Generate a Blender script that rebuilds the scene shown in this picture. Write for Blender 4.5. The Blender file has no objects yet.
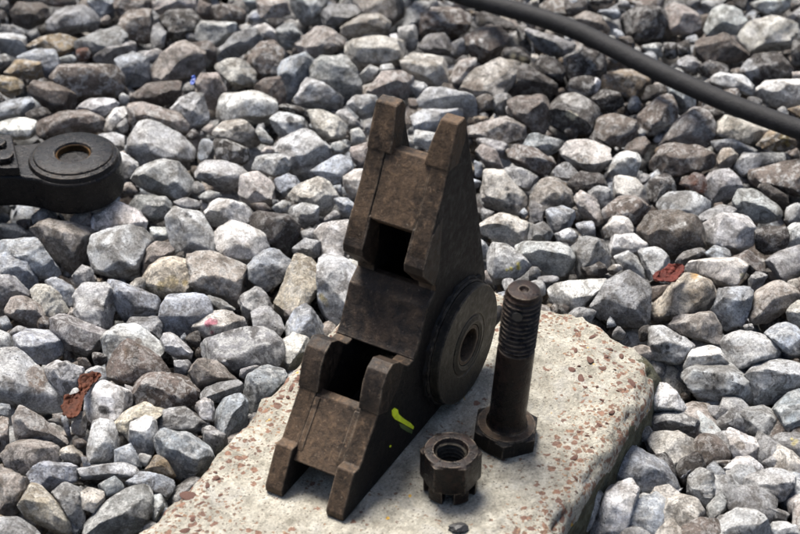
import bpy, bmesh, math, random
import numpy as np
from mathutils import Vector, Matrix
random.seed(7); RNG = np.random.default_rng(7)
SC = bpy.context.scene; COL = SC.collection

# ---------------- camera, world, sun, exposure ----------------
F, TH, D = 1800.0, math.radians(36), 1.71
CAM = D*np.array([0, -math.cos(TH), math.sin(TH)])
FW = -CAM/D; RT = np.array([1.0, 0, 0]); UP = np.cross(RT, FW)
cd = bpy.data.cameras.new('camera'); cam = bpy.data.objects.new('camera', cd); COL.objects.link(cam)
cam.location = CAM; cam.rotation_euler = (math.radians(90)-TH, 0, 0)
cd.sensor_width = 36; cd.lens = 36*F/800; cd.clip_start = .05; cd.clip_end = 60
cd.dof.use_dof = True; cd.dof.focus_distance = 1.60; cd.dof.aperture_fstop = 8.5
SC.camera = cam
w = bpy.data.worlds.new('World'); SC.world = w; w.use_nodes = True
nt = w.node_tree; bg = nt.nodes['Background']
sky = nt.nodes.new('ShaderNodeTexSky'); sky.sky_type = 'NISHITA'; sky.sun_disc = False
SUN_EL, SUN_AZ = math.radians(64), math.radians(-28)      # azimuth clockwise from +Y
sky.sun_elevation = SUN_EL; sky.sun_rotation = SUN_AZ; sky.dust_density = 4.0; sky.ozone_density = .6
hs = nt.nodes.new('ShaderNodeHueSaturation'); hs.inputs['Saturation'].default_value = 1.05   # thin white cloud
nt.links.new(sky.outputs[0], hs.inputs['Color']); nt.links.new(hs.outputs[0], bg.inputs[0]); bg.inputs[1].default_value = .055
sd = bpy.data.lights.new('sun', 'SUN'); sun = bpy.data.objects.new('sun', sd); COL.objects.link(sun)
sd.energy = 2.9; sd.angle = math.radians(26); sd.color = (1, .97, .92)
sv = Vector((math.sin(SUN_AZ)*math.cos(SUN_EL), math.cos(SUN_AZ)*math.cos(SUN_EL), math.sin(SUN_EL)))
sun.rotation_euler = sv.to_track_quat('Z', 'Y').to_euler()
SC.view_settings.view_transform = 'Standard'; SC.view_settings.look = 'None'
SC.view_settings.gamma = 1; SC.view_settings.exposure = EXPOSURE = 1.76

# ---------------- measuring helpers: photo pixel (800 x 534) <-> point ----------------
def ray(x, y): return FW + RT*(x-400)/F - UP*(y-267)/F
def on_z(x, y, z=0.0):
    v = ray(x, y); return CAM + v*((z-CAM[2])/v[2])
def on_plane(x, y, p0, n):
    v = ray(x, y); return CAM + v*(((p0-CAM)@n)/(v@n))
def proj(P):
    d = np.atleast_2d(P)-CAM; z = d@FW
    return np.stack([400+F*(d@RT)/z, 267-F*(d@UP)/z], 1)

# ---------------- object helpers ----------------
def link(name, me, mat=None, parent=None, loc=None):
    o = bpy.data.objects.new(name, me); COL.objects.link(o)
    if mat is not None: me.materials.append(mat)
    if parent is not None: o.parent = parent
    if loc is not None: o.location = loc
    return o
def tag(o, label, cat=None, group=None, kind=None):
    if label: o['label'] = label
    if cat: o['category'] = cat
    if group: o['group'] = group
    if kind: o['kind'] = kind
    return o
def empty(name, loc, rz=0):
    o = bpy.data.objects.new(name, None); COL.objects.link(o); o.location = loc; o.rotation_euler = (0, 0, rz); o.empty_display_size = .02; return o
def mesh_from(name, V, Fc, smooth=True):
    me = bpy.data.meshes.new(name); me.from_pydata([tuple(v) for v in V], [], [tuple(f) for f in Fc]); me.update()
    me.shade_smooth() if smooth else me.shade_flat()
    return me
def bm_obj(name, bm, mat, parent=None, smooth=None, loc=None):
    bmesh.ops.recalc_face_normals(bm, faces=bm.faces[:])
    me = bpy.data.meshes.new(name); bm.to_mesh(me); bm.free()
    if smooth is not None:
        me.shade_smooth()
        if smooth < 3: me.set_sharp_from_angle(angle=smooth)
    return link(name, me, mat, parent, loc)
def bevel(o, wd, seg=2, ang=.5):
    m = o.modifiers.new('bevel', 'BEVEL'); m.width = wd; m.segments = seg; m.limit_method = 'ANGLE'; m.angle_limit = ang
    o.data.shade_smooth(); m.harden_normals = True; return o
def prism(poly, y0, y1):
    """polygon in x,z (metres) extruded along y"""
    bm = bmesh.new()
    a = [bm.verts.new((x, y0, z)) for x, z in poly]; b = [bm.verts.new((x, y1, z)) for x, z in poly]
    bm.faces.new(a); bm.faces.new(b[::-1]); n = len(poly)
    for i in range(n): bm.faces.new((a[i], b[i], b[(i+1) % n], a[(i+1) % n]))
    return bm
def lathe(prof, n=64, axis='z', closed=False, phase=0):
    """profile [(r, h)]; revolved; ends with r=0 are fans"""
    bm = bmesh.new(); rings = []
    for r, h in prof:
        if r < 1e-7: rings.append([bm.verts.new((0, 0, h))])
        else: rings.append([bm.verts.new((r*math.cos(2*math.pi*i/n+phase), r*math.sin(2*math.pi*i/n+phase), h)) for i in range(n)])
    pairs = list(zip(rings, rings[1:])) + ([(rings[-1], rings[0])] if closed else [])
    for A, B in pairs:
        for i in range(n):
            j = (i+1) % n
            if len(A) == 1 and len(B) == 1: continue
            if len(A) == 1: bm.faces.new((A[0], B[i], B[j]))
            elif len(B) == 1: bm.faces.new((A[i], B[0], A[j]))
            else: bm.faces.new((A[i], B[i], B[j], A[j]))
    if axis == '-y':
        bmesh.ops.transform(bm, matrix=Matrix.Rotation(math.pi/2, 4, 'X'), verts=bm.verts[:])
    return bm

# vectorised smooth noise: sums of random plane waves, domain-warped
def waves(P, scale, seed, n=7):
    r = np.random.default_rng(seed); K = r.normal(size=(n, 3)); K /= np.linalg.norm(K, axis=1)[:, None]
    K *= scale*r.uniform(.6, 1.5, (n, 1)); ph = r.uniform(0, 6.28, n)
    return np.sin(P@K.T+ph).sum(1)/math.sqrt(n)
def bumpy(P, scale, seed):
    q = P + np.stack([waves(P, scale*.8, seed+k, 5) for k in (11, 12, 13)], 1)*(.6/scale)
    return waves(q, scale, seed)

# ---------------- materials ----------------
class NT:
    def __init__(s, name):
        s.m = bpy.data.materials.new(name); s.m.use_nodes = True; s.t = s.m.node_tree; s.b = s.t.nodes['Principled BSDF']
    def n(s, ty, **k):
        x = s.t.nodes.new('ShaderNode'+ty)
        for a, v in k.items():
            if a.startswith('i_'): x.inputs[a[2:].replace('_', ' ')].default_value = v
            else: setattr(x, a, v)
        return x
    def l(s, a, b): s.t.links.new(a, b)
    def noise(s, vec, scale, detail=6, rough=.6, dist=0):
        x = s.n('TexNoise'); x.inputs['Scale'].default_value = scale; x.inputs['Detail'].default_value = detail
        x.inputs['Roughness'].default_value = rough; x.inputs['Distortion'].default_value = dist
        s.l(vec, x.inputs['Vector']); return x.outputs['Fac']
    def vor(s, vec, scale, feature='F1', out='Distance'):
        x = s.n('TexVoronoi'); x.feature = feature; x.inputs['Scale'].default_value = scale; s.l(vec, x.inputs['Vector']); return x.outputs[out]
    def ramp(s, fac, *st):
        x = s.n('ValToRGB'); e = x.color_ramp.elements
        while len(e) < len(st): e.new(.5)
        for i, (p, c) in enumerate(st):
            e[i].position = p; e[i].color = (c, c, c, 1) if isinstance(c, (int, float)) else (*c, 1)
        s.l(fac, x.inputs[0]); return x.outputs[0]
    def mix(s, fac, a, b, mode='MIX'):
        x = s.n('Mix'); x.data_type = 'RGBA'; x.blend_type = mode
        for v, i in ((fac, 0), (a, 6), (b, 7)):
            if hasattr(v, 'links'): s.l(v, x.inputs[i])
            else: x.inputs[i].default_value = v if i == 0 else (*v, 1)
        return x.outputs[2]
    def math(s, op, a, b=0.0, clamp=False):
        x = s.n('Math'); x.operation = op; x.use_clamp = clamp
        for v, i in ((a, 0), (b, 1)):
            if hasattr(v, 'links'): s.l(v, x.inputs[i])
            else: x.inputs[i].default_value = v
        return x.outputs[0]
    def bump(s, h, dist, strength=1.0, prev=None):
        x = s.n('Bump'); x.inputs['Distance'].default_value = dist; x.inputs['Strength'].default_value = strength
        s.l(h, x.inputs['Height'])
        if prev is not None: s.l(prev, x.inputs['Normal'])
        return x.outputs[0]
    def done(s, color, rough, normal=None, metal=0.0, spec=None):
        for v, k in ((color, 'Base Color'), (rough, 'Roughness'), (metal, 'Metallic')):
            if hasattr(v, 'links'): s.l(v, s.b.inputs[k])
            else: s.b.inputs[k].default_value = (*v, 1) if k == 'Base Color' else v
        if normal is not None: s.l(normal, s.b.inputs['Normal'])
        if spec is not None: s.b.inputs['Specular IOR Level'].default_value = spec
        return s.m

def stone_material():
    s = NT('limestone'); geo = s.n('NewGeometry').outputs['Position']
    at = s.n('Attribute', attribute_name='tone'); tone = at.outputs['Color']; seed = at.outputs['Alpha']
    cmb = s.n('CombineXYZ'); sc = s.math('MULTIPLY', seed, 9.0)
    for i in range(3): s.l(sc, cmb.inputs[i])
    ad = s.n('VectorMath'); ad.operation = 'ADD'; s.l(geo, ad.inputs[0]); s.l(cmb.outputs[0], ad.inputs[1]); v = ad.outputs[0]
    big = s.noise(v, 38, 5, .6, .8); mid = s.noise(v, 120, 7, .68, .5); fine = s.noise(v, 520, 5, .7)
    c = s.mix(s.ramp(big, (.38, .0), (.62, 1.0)), (.52, .49, .46), (1.60, 1.62, 1.66), 'MIX')
    c = s.mix(1.0, tone, c, 'MULTIPLY')
    # white weathered crust and brown/dark stains
    sa = s.math('FRACT', s.math('MULTIPLY', seed, 7.31)); va = s.math('ADD', s.math('MULTIPLY', sa, .75), .25); vb = s.math('SUBTRACT', 1.1, s.math('MULTIPLY', sa, .75))
    c = s.mix(s.math('MULTIPLY', s.ramp(mid, (.49, 0), (.56, 1)), va, True), c, s.mix(.5, tone, (.86, .85, .82)))
    c = s.mix(s.math('MULTIPLY', s.ramp(s.noise(v, 70, 8, .72, 1.2), (.50, 0), (.58, 1)), s.math('MULTIPLY', vb, .8)), c, s.mix(.75, tone, (.10, .085, .07)))
    # thin pale veins
    vein = s.ramp(s.math('ABSOLUTE', s.math('SUBTRACT', s.noise(v, 45, 4, .55, 2.5), .5)), (.0, 1), (.012, 0))
    c = s.mix(s.math('MULTIPLY', vein, .35), c, (.66, .65, .63))
    # pits
    pv = s.vor(v, 240); pit = s.ramp(pv, (.10, 1), (.22, 0)); pm = s.ramp(s.noise(v, 55, 3), (.55, 0), (.62, 1))
    pits = s.math('MULTIPLY', pit, pm)
    c = s.mix(s.math('MULTIPLY', pits, .75), c, (.035, .03, .026))
    c = s.mix(1.0, c, s.ramp(fine, (.30, .48), (.70, 1.42)), 'MULTIPLY')
    ch = s.noise(v, 60, 3, .5, .0); wv = s.n('VectorMath'); wv.operation = 'MULTIPLY_ADD'; nz = s.n('TexNoise'); nz.inputs['Scale'].default_value = 70; s.l(v, nz.inputs['Vector'])
    s.l(nz.outputs['Color'], wv.inputs[0]); wv.inputs[1].default_value = (.012,)*3; s.l(v, wv.inputs[2])
    nr = s.bump(s.vor(wv.outputs[0], 75), .0075, .75)
    nr = s.bump(s.vor(wv.outputs[0], 190), .0028, .6, nr)
    nr = s.bump(s.noise(v, 95, 9, .76, .4), .011, 1.0, nr)
    nr = s.bump(s.noise(v, 420, 6, .78), .0030, 1.0, nr)
    nr = s.bump(s.math('SUBTRACT', 1.0, pits), .0016, .8, nr)
    return s.done(c, s.ramp(mid, (.3, .62), (.7, .9)), nr, spec=.35)

def metal_material(name, dark, brown, amount, rough=.62, oil=.0, wear=.6, lo=.42, hi=.6):
    """oxidised steel: dark scale, brown rust, light rubbed edges"""
    s = NT(name); v = s.n('TexCoord').outputs['Object']
    a = s.noise(v, 22, 8, .68, .6); b = s.noise(v, 140, 7, .7, .3); f = s.noise(v, 600, 5, .7)
    fac = s.math('ADD', s.math('MULTIPLY', s.ramp(s.math('ADD', s.math('MULTIPLY', a, .65), s.math('MULTIPLY', b, .35)), (lo, 0), (hi, 1)), 1.0), amount-.5, True)
    c = s.mix(fac, dark, brown)
    c = s.mix(s.math('MULTIPLY', s.ramp(b, (.55, 0), (.7, 1)), .6), c, tuple(x*1.9 for x in brown))
    c = s.mix(s.math('MULTIPLY', s.ramp(s.noise(v, 60, 6, .7, 1.5), (.57, 0), (.66, 1)), .6), c, tuple(x*.45 for x in dark))
    mp = s.n('Mapping'); mp.inputs['Scale'].default_value = (1, 1, .16); mp.inputs['Rotation'].default_value = (.1, .7, 0); s.l(v, mp.inputs[0])
    stv = s.noise(mp.outputs[0], 260, 4, .7); c = s.mix(s.math('MULTIPLY', s.ramp(stv, (.60, 0), (.68, 1)), .45), c, tuple(min(x*2.4+.01, 1) for x in brown))
    c = s.mix(s.math('MULTIPLY', s.ramp(s.noise(mp.outputs[0], 90, 5, .7), (.55, 0), (.66, 1)), .5), c, tuple(x*.6 for x in dark))
    sp = s.ramp(s.noise(v, 330, 3, .6), (.68, 0), (.74, 1)); c = s.mix(s.math('MULTIPLY', sp, .35), c, (.30, .25, .19))
    c = s.mix(1.0, c, s.ramp(f, (.25, .7), (.75, 1.25)), 'MULTIPLY')
    if wear:
        bv = s.n('Bevel'); bv.samples = 4; bv.inputs['Radius'].default_value = .0022
        g = s.n('NewGeometry'); dt = s.n('VectorMath'); dt.operation = 'DOT_PRODUCT'
        s.l(bv.outputs[0], dt.inputs[0]); s.l(g.outputs['Normal'], dt.inputs[1])
        e = s.ramp(dt.outputs['Value'], (.90, 1), (.985, 0)); e = s.math('MULTIPLY', e, s.ramp(b, (.40, 0), (.60, 1)))
        c = s.mix(s.math('MULTIPLY', e, wear), c, (.20, .16, .12))
    nr = s.bump(a, .0014, .5); nr = s.bump(b, .0016, .7, nr); nr = s.bump(f, .0005, .7, nr)
    return s.done(c, s.ramp(s.math('ADD', s.math('MULTIPLY', b, .6), s.math('MULTIPLY', a, .4)), (.38, rough-.2), (.62, rough+.18)), nr, .2+oil, .22)

def concrete_material():
    s = NT('weathered_concrete'); v = s.n('TexCoord').outputs['Object']
    geo = s.n('SeparateXYZ'); s.l(v, geo.inputs[0])
    big = s.noise(v, 9, 6, .6); mid = s.noise(v, 60, 8, .7); fine = s.noise(v, 420, 6, .7)
    c = s.ramp(mid, (.32, (.19, .175, .14)), (.5, (.325, .302, .248)), (.68, (.42, .397, .335)))
    c = s.mix(1.0, c, s.ramp(s.noise(v, 14, 8, .72, 1.0), (.34, .70), (.62, 1.15)), 'MULTIPLY')
    c = s.mix(s.math('MULTIPLY', s.ramp(s.noise(v, 30, 7, .7, .8), (.54, 0), (.64, 1)), .35), c, (.30, .295, .28))
    # exposed aggregate: fields of small flints, denser where the skin has worn away near the edges
    ey = s.math('ABSOLUTE', geo.outputs[1]); ex = geo.outputs[0]
    edge = s.math('MAXIMUM', s.ramp(ey, (.085, 0), (.128, 1)), s.ramp(s.math('ADD', ex, 1.0), (.93, 0), (.99, 1)))
    worn = s.math('ADD', s.math('MULTIPLY', edge, .24), s.math('MULTIPLY', s.noise(v, 22, 6, .7), 1.0))
    for sc, th, cols in ((130, .62, ((.11, .045, .032), (.22, .105, .065))), (260, .58, ((.085, .050, .040), (.28, .17, .10)))):
        vo = s.n('TexVoronoi'); vo.inputs['Scale'].default_value = sc
        dv = s.n('VectorMath'); dv.operation = 'ADD'; nz = s.n('TexNoise'); nz.inputs['Scale'].default_value = sc*1.3
        s.l(v, nz.inputs['Vector']); mm = s.n('VectorMath'); mm.operation = 'SCALE'; mm.inputs['Scale'].default_value = .9/sc
        s.l(nz.outputs['Color'], mm.inputs[0]); s.l(v, dv.inputs[0]); s.l(mm.outputs[0], dv.inputs[1]); s.l(dv.outputs[0], vo.inputs['Vector'])
        sel = s.n('SeparateColor'); s.l(vo.outputs['Color'], sel.inputs[0])
        chance = s.math('GREATER_THAN', s.math('ADD', worn, s.math('MULTIPLY', sel.outputs[0], .42)), th+.31)
        core = s.ramp(vo.outputs['Distance'], (.36, 1), (.44, 0))
        col = s.mix(sel.outputs[1], cols[0], cols[1]); col = s.mix(s.math('MULTIPLY', mid, .5), col, (.12, .08, .06))
        c = s.mix(s.math('MULTIPLY', s.math('MULTIPLY', core, chance), .88), c, col)
    yl = s.ramp(s.noise(v, 75, 2, .4), (.735, 0), (.755, 1)); c = s.mix(s.math('MULTIPLY', yl, .85), c, (.46, .27, .03))
    pit = s.math('MULTIPLY', s.ramp(s.vor(v, 330), (.12, 1), (.22, 0)), s.ramp(s.noise(v, 40, 4), (.40, 0), (.52, 1)))
    c = s.mix(s.math('MULTIPLY', pit, .75), c, (.08, .065, .05))
    c = s.mix(1.0, c, s.ramp(fine, (.28, .60), (.72, 1.3)), 'MULTIPLY')
    spk = s.math('MULTIPLY', s.ramp(s.vor(v, 175), (.13, 1), (.20, 0)), s.ramp(s.noise(v, 90, 3), (.44, 0), (.52, 1)))
    c = s.mix(s.math('MULTIPLY', spk, .7), c, (.10, .075, .058))
    # moss, and a darker tone over all sides below the arris
    gz = s.ramp(s.math('ADD', geo.outputs[2], s.math('MULTIPLY', mid, .03)), (.0, 0), (1, 0))
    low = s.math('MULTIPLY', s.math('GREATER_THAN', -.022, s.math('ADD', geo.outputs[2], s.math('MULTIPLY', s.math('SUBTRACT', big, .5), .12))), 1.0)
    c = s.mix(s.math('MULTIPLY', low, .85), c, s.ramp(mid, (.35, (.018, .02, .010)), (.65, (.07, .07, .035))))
    nr = s.bump(mid, .006, .9); nr = s.bump(fine, .0012, .9, nr); nr = s.bump(s.math('SUBTRACT', 1.0, pit), .0012, .8, nr)
    return s.done(c, .92, nr, spec=.25)

def plain(name, col, rough, bscale=300, bdist=.0006, var=.25, spec=.5, metal=0.0):
    s = NT(name); v = s.n('TexCoord').outputs['Object']; n1 = s.noise(v, bscale*.25, 6, .65); n2 = s.noise(v, bscale, 5, .7)
    c = s.mix(1.0, col, s.ramp(n1, (.3, 1-var), (.7, 1+var)), 'MULTIPLY')
    nr = s.bump(n1, bdist*3, .6); nr = s.bump(n2, bdist, .8, nr)
    return s.done(c, rough, nr, metal, spec)

M_STONE = stone_material()
M_RUST = metal_material('rusty_brown_steel', (.018, .0135, .010), (.085, .055, .034), .60, .62, wear=.9)
M_RUSTD = metal_material('shade_toned_oily_rust', (.012, .0095, .008), (.050, .034, .023), .55, .55, wear=.9)  # oily rust, darkened to paint in the shadow on middle web and lugs
M_DARK = metal_material('dark_scaled_steel', (.0055, .005, .005), (.016, .0115, .009), .22, .62, wear=.8)
M_BLACK = metal_material('black_forged_steel', (.0045, .0045, .0055), (.012, .0095, .008), .25, .29, oil=.08, wear=.5)
M_DISC = metal_material('worn_boss_steel', (.012, .011, .009), (.032, .026, .018), .45, .50, wear=.7)
M_BOLT = metal_material('oily_bolt_steel', (.0065, .0055, .0055), (.024, .0135, .010), .40, .36, oil=.15, wear=.8)
M_CONC = concrete_material()
M_AGG = plain('brown_flint', (.15, .07, .048), .8, 260, .0006, .6)
M_SOIL = plain('dark_soil', (.030, .023, .018), .95, 120, .003, .5, .2)
M_CABLE = plain('black_rubber', (.0085, .008, .0085), .7, 400, .0004, .5, .25)
M_LEAF = plain('dead_leaf', (.060, .018, .008), .7, 500, .0006, .5, .2)
M_LEAF2 = plain('red_dead_leaf', (.070, .014, .009), .7, 500, .0006, .5, .2)
M_PAINT = plain('yellow_green_paint', (.86, .95, .03), .4, 600, .0002, .2)
M_PAINTD = plain('thin_green_paint', (.09, .13, .03), .55, 500, .0002, .3)
M_BLUE = plain('blue_plastic', (.01, .04, .22), .4, 300, .0002, .2)
M_CHIP = plain('black_chip', (.015, .014, .014), .5, 300, .0006, .3)

# ---------------- ground ----------------
gx, gy = np.meshgrid(np.linspace(-6, 6, 61), np.linspace(-5, 9, 71)); gz = -.135+.006*np.sin(gx*23)*np.cos(gy*19)
gv = np.stack([gx.ravel(), gy.ravel(), gz.ravel()], 1)
gf = [(j*61+i, j*61+i+1, (j+1)*61+i+1, (j+1)*61+i) for j in range(70) for i in range(60)]
tag(link('ground', mesh_from('ground', gv, gf), M_SOIL), 'dark damp soil under the ballast', kind='structure')

# ---------------- concrete block ----------------
ANG = math.radians(62); U = np.array([math.cos(ANG), math.sin(ANG), 0]); W = np.array([U[1], -U[0], 0])   # U along the block, W across it
BLK_L, BLK_R, BLK_END, BLK_LEN = -.0150, .277, .013, .80
def block_side(p): return p@W, p@U
bm = bmesh.new()
nx, ny, nz = 160, 56, 24
def box_grid():
    sx, sy, sz = BLK_LEN, BLK_R-BLK_L, .19
    vs = {}; V = []; Fc = []
    def vert(i, j, k):
        if (i, j, k) not in vs: vs[i, j, k] = len(V); V.append((i/nx*sx, (j/ny-.5)*sy, -k/nz*sz))
        return vs[i, j, k]
    for i in range(nx):
        for j in range(ny): Fc.append((vert(i, j, 0), vert(i+1, j, 0), vert(i+1, j+1, 0), vert(i, j+1, 0)))
    for k in range(nz):
        for i in range(nx):
            Fc.append((vert(i, 0, k+1), vert(i+1, 0, k+1), vert(i+1, 0, k), vert(i, 0, k)))
            Fc.append((vert(i+1, ny, k+1), vert(i, ny, k+1), vert(i, ny, k), vert(i+1, ny, k)))
        for j in range(ny):
            Fc.append((vert(nx, j, k+1), vert(nx, j+1, k+1), vert(nx, j+1, k), vert(nx, j, k)))
            Fc.append((vert(0, j+1, k+1), vert(0, j, k+1), vert(0, j, k), vert(0, j+1, k)))
    V = np.array(V); V[:, 0] -= sx                                     # far end at x = 0, running to -sx
    # round the arrises and corners
    R = .015; lo = np.array([-sx+R, -sy/2+R, -sz+R]); hi = np.array([-R, sy/2-R, -R])
    q = np.clip(V, lo, hi); d = V-q; m = np.abs(d).max(1); L = np.linalg.norm(d, axis=1)
    ok = L > 1e-9; s = np.ones(len(V)); s[ok] = m[ok]/L[ok]; edge = np.clip((L/np.maximum(m, 1e-9)-1)/.4, 0, 1)*(m > 1e-6)
    V = q+d*s[:, None]
    # the far right corner is broken off more than the rest
    cr = np.linalg.norm(V-np.array([0, -sy/2, 0]), axis=1); k = np.clip(1-cr/.075, 0, 1)
    V[:, 2] -= .012*k**1.2; V[:, 0] -= .016*k; V[:, 1] += .012*k
    nrm = np.where(ok[:, None], d/np.maximum(L, 1e-9)[:, None], 0)
    amp = .0010+.0030*edge
    V += nrm*(amp*(bumpy(V, 130, 3)*.8+bumpy(V, 330, 5)*.5)-.0025*edge*np.clip(bumpy(V, 70, 9), 0, 2))[:, None]
    top = (V[:, 2] > -.004); V[top, 2] += .0006*bumpy(V[top], 60, 21)
    return V, Fc
bm.free()
V, Fc = box_grid()
mid = (BLK_L+BLK_R)/2
blk = empty('concrete_block', W*mid+U*BLK_END, ANG)
tag(blk, 'pale weathered concrete block with brown aggregate showing, carrying the rusty bracket', 'concrete block')
body = link('block_body', mesh_from('block_body', V, Fc), M_CONC, blk)
def to_local(p):
    q = np.array(p)-np.array(blk.location); return np.array([q@U, -(q@W), q[2]])
agg_meshes = []
for k in range(7):
    b = bmesh.new(); bmesh.ops.create_icosphere(b, subdivisions=2, radius=1)
    Pn = np.array([v.co[:] for v in b.verts]); dsp = bumpy(Pn, 2.6, 40+k)*1.25
    for v, dd in zip(b.verts, dsp): v.co = Vector((v.co.x*(1+.22*dd), v.co.y*(.75+.15*dd), v.co.z*(1+.1*dd)))
    me = bpy.data.meshes.new('aggregate_pebble'); b.to_mesh(me); b.free(); me.shade_smooth(); me.materials.append(M_AGG); agg_meshes.append(me)
def px_tile(x, y, X0, Y0): return X0+x/3.468, Y0+y/3.468
AGG = [(70, 375, 9), (115, 400, 11), (125, 360, 6), (40, 440, 12), (215, 445, 9), (95, 465, 4), (52, 470, 5), (5, 405, 8), (155, 405, 4), (20, 340, 5),
       (190, 470, 4), (110, 510, 5), (30, 390, 3), (165, 480, 3), (70, 430, 3), (140, 330, 5), (80, 290, 6), (20, 270, 7), (60, 255, 5), (180, 350, 6)]
aggp = [(*px_tile(x, y, 570, 253), r) for x, y, r in AGG]
aggp += [(*px_tile(x, y, 570, 380), r) for x, y, r in [(100, 155, 6), (145, 115, 5), (15, 270, 8), (50, 30, 4), (60, 195, 3), (20, 340, 5), (125, 150, 4), (90, 25, 4), (30, 180, 4), (75, 235, 3)]]
aggp += [(*px_tile(x, y, 0, 380), r) for x, y, r in [(655, 400, 12), (700, 425, 8), (750, 345, 6), (745, 320, 5), (670, 480, 8), (640, 520, 9), (765, 400, 6), (720, 370, 5), (690, 520, 5), (620, 470, 5)]]
aggp += [(*px_tile(x, y, 190, 253), r) for x, y, r in [(375, 440, 6), (350, 470, 8), (310, 510, 6), (385, 400, 6), (515, 270, 7), (490, 285, 4), (400, 370, 5), (340, 500, 5), (290, 520, 4), (380, 470, 4)]]
for i, (x, y, r) in enumerate(aggp):
    p = on_z(x, y, 0)
    ww, uu = block_side(p)
    if ww > BLK_R-.012: p = p-W*(ww-(BLK_R-.012))
    if uu > BLK_END-.012: p = p-U*(uu-(BLK_END-.012))
    q = to_local(p); a = link('aggregate_pebble', agg_meshes[i % 7], None, blk)
    r *= .00048
    # sink into the measured surface height there
    dd = (V[:, 0]-q[0])**2+(V[:, 1]-q[1])**2; near = V[(dd < .006**2) & (V[:, 2] > -.05)]
    zt = near[:, 2].max() if len(near) else -.001
    a.location = (q[0], q[1], zt-.0008); a.scale = (r*random.uniform(.8, 1.5), r*random.uniform(.7, 1.1), .0013); a.rotation_euler = (0, 0, random.uniform(0, 6))
cb = bmesh.new(); bmesh.ops.create_icosphere(cb, subdivisions=2, radius=.0062)
for v in cb.verts: v.co = Vector((v.co.x*1.25, v.co.y*.8, v.co.z*.5))*random.uniform(.8, 1.2)
tag(bm_obj('stone_chip', cb, M_CHIP, loc=on_z(458, 528, .002)), 'tiny black chip lying on the concrete below the castle nut', 'chip')

# ---------------- cast bracket ----------------
BA = math.radians(60.5); B0o = on_z(343, 519, 0); Uo, Wo = U, W
U = np.array([math.cos(BA), math.sin(BA), 0]); W = np.array([U[1], -U[0], 0]); B0 = on_z(344.5, 522, 0)
br = empty('cast_bracket', B0, BA)      # local x along the block, local y to the left (away), z up
tag(br, 'heavy rusty forked steel bracket standing upright on the concrete block with a round boss', 'bracket')
TW, CT = .074, .0165                      # overall width, cheek thickness
def conv(x, z):
    q = proj(B0o+Uo*x/1000+np.array([0, 0, z/1000]))[0]; p = on_plane(q[0], q[1], B0, W)-B0
    return float(p@U), (max(float(p[2]), 0) if z > 7 else z/1000)
mm = lambda L: [conv(x, z) for x, z in L]
cheek = mm([(1, 0), (0, 7), (20, 33), (29, 31), (60, 64), (67, 84), (75, 94), (84, 97), (95, 92), (112, 77), (121, 76), (129, 83), (145, 113),
            (159, 121), (159, 127), (137, 150), (137, 157), (151, 181), (166, 203), (182, 232), (185, 243), (197, 262), (206, 262), (210, 257),
            (233, 172), (257, 73), (250, 45), (228, 14), (205, 3), (185, 0), (60, 0)])
def cheek_obj(y0, y1, dark_low):
    b = prism(cheek, y0, y1); o = bm_obj('side_plate', b, M_RUST, br); o.data.materials.append(M_DARK)
    for p in o.data.polygons:
        if abs(p.normal.y) > .9: p.material_index = 1
    return bevel(o, .0016)
cheek_obj(0, CT, True); cheek_obj(TW-CT, TW, False)
I0, I1 = CT-.0005, TW-CT+.0005
def web(name, poly, y0=I0, y1=I1, mat=None):
    return bevel(bm_obj(name, prism(mm(poly), y0, y1), mat or M_RUST, br), .0012)
web('upper_web', [(151.5, 179.5), (166.8, 201.8), (178.5, 223), (184, 229), (200, 224), (188, 205), (166, 166)])
def taper(name, pts3, yo, left):
    b = bmesh.new(); A = [b.verts.new((conv(x, z)[0], yo, conv(x, z)[1])) for x, z, t in pts3]; C = [b.verts.new((conv(x, z)[0], yo+(-t if left else t)/1000, conv(x, z)[1])) for x, z, t in pts3]; n = len(A)
    b.faces.new(A); b.faces.new(C)
    for i in range(n): b.faces.new((A[i], A[(i+1) % n], C[(i+1) % n], C[i]))
    return bevel(bm_obj(name, b, M_RUST, br), .0018, 3)
for yo, left, k in ((-.0005, False, 0), (TW+.0005, True, 3)):
    taper('prong', [(178.0, 226.5, 23), (179.8, 231, 22.5), (187, 247, 20+k), (195, 262.5, 16.5+k), (206.5, 262.8, 16.5+k), (211, 255, 17+k), (208, 240, 20), (196, 224, 23)], yo, left)
web('middle_web', [(158.5, 121.7), (144.2, 113.6), (128.2, 83.4), (120, 76.8), (126, 71), (140, 72), (168, 112), (166, 120)], .0003, TW-.0003, M_RUSTD)
web('lower_web', [(60.5, 61.5), (28, 28.5), (20, 21), (28, 14), (72, 54), (68, 62)])
web('back_light_blocker', [(196, 212), (204, 214), (246, 75), (222, 30), (190, 8), (185, 18), (225, 72)], mat=M_DARK)  # unseen plate added to block light so the pockets stay dark
web('floor_web', [(88, 6), (178, 6), (178, 14), (92, 14)], mat=M_DARK)
# thickened lugs beside the two pockets (proud of the cheek edges)
def lug(poly, y0, y1): return bevel(bm_obj('lug', prism(mm(poly), y0, y1), M_RUSTD, br), .0009, 2)
for y0, y1 in ((-.0006, CT+.0015), (TW-CT-.0015, TW+.0006)):
    lug([(136.6, 157), (136.6, 150), (155, 129), (164, 140), (170, 190), (151.6, 181), (144, 168.5)], y0 if y0 > 0 else y0, y1)
    lug([(58.5, 64), (66, 86), (74, 95.5), (84, 99), (95, 93), (104, 84), (96, 70), (74, 56)], y0, y1)
# ridges where the webs meet the cheeks
for y in (I0+.0025, I1-.0025):
    bevel(bm_obj('weld_ridge', prism(mm([(58, 60.5), (29, 31), (26, 27), (30, 24), (62, 58)]), y-.0028, y+.0028), M_RUST, br), .001)
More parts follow.
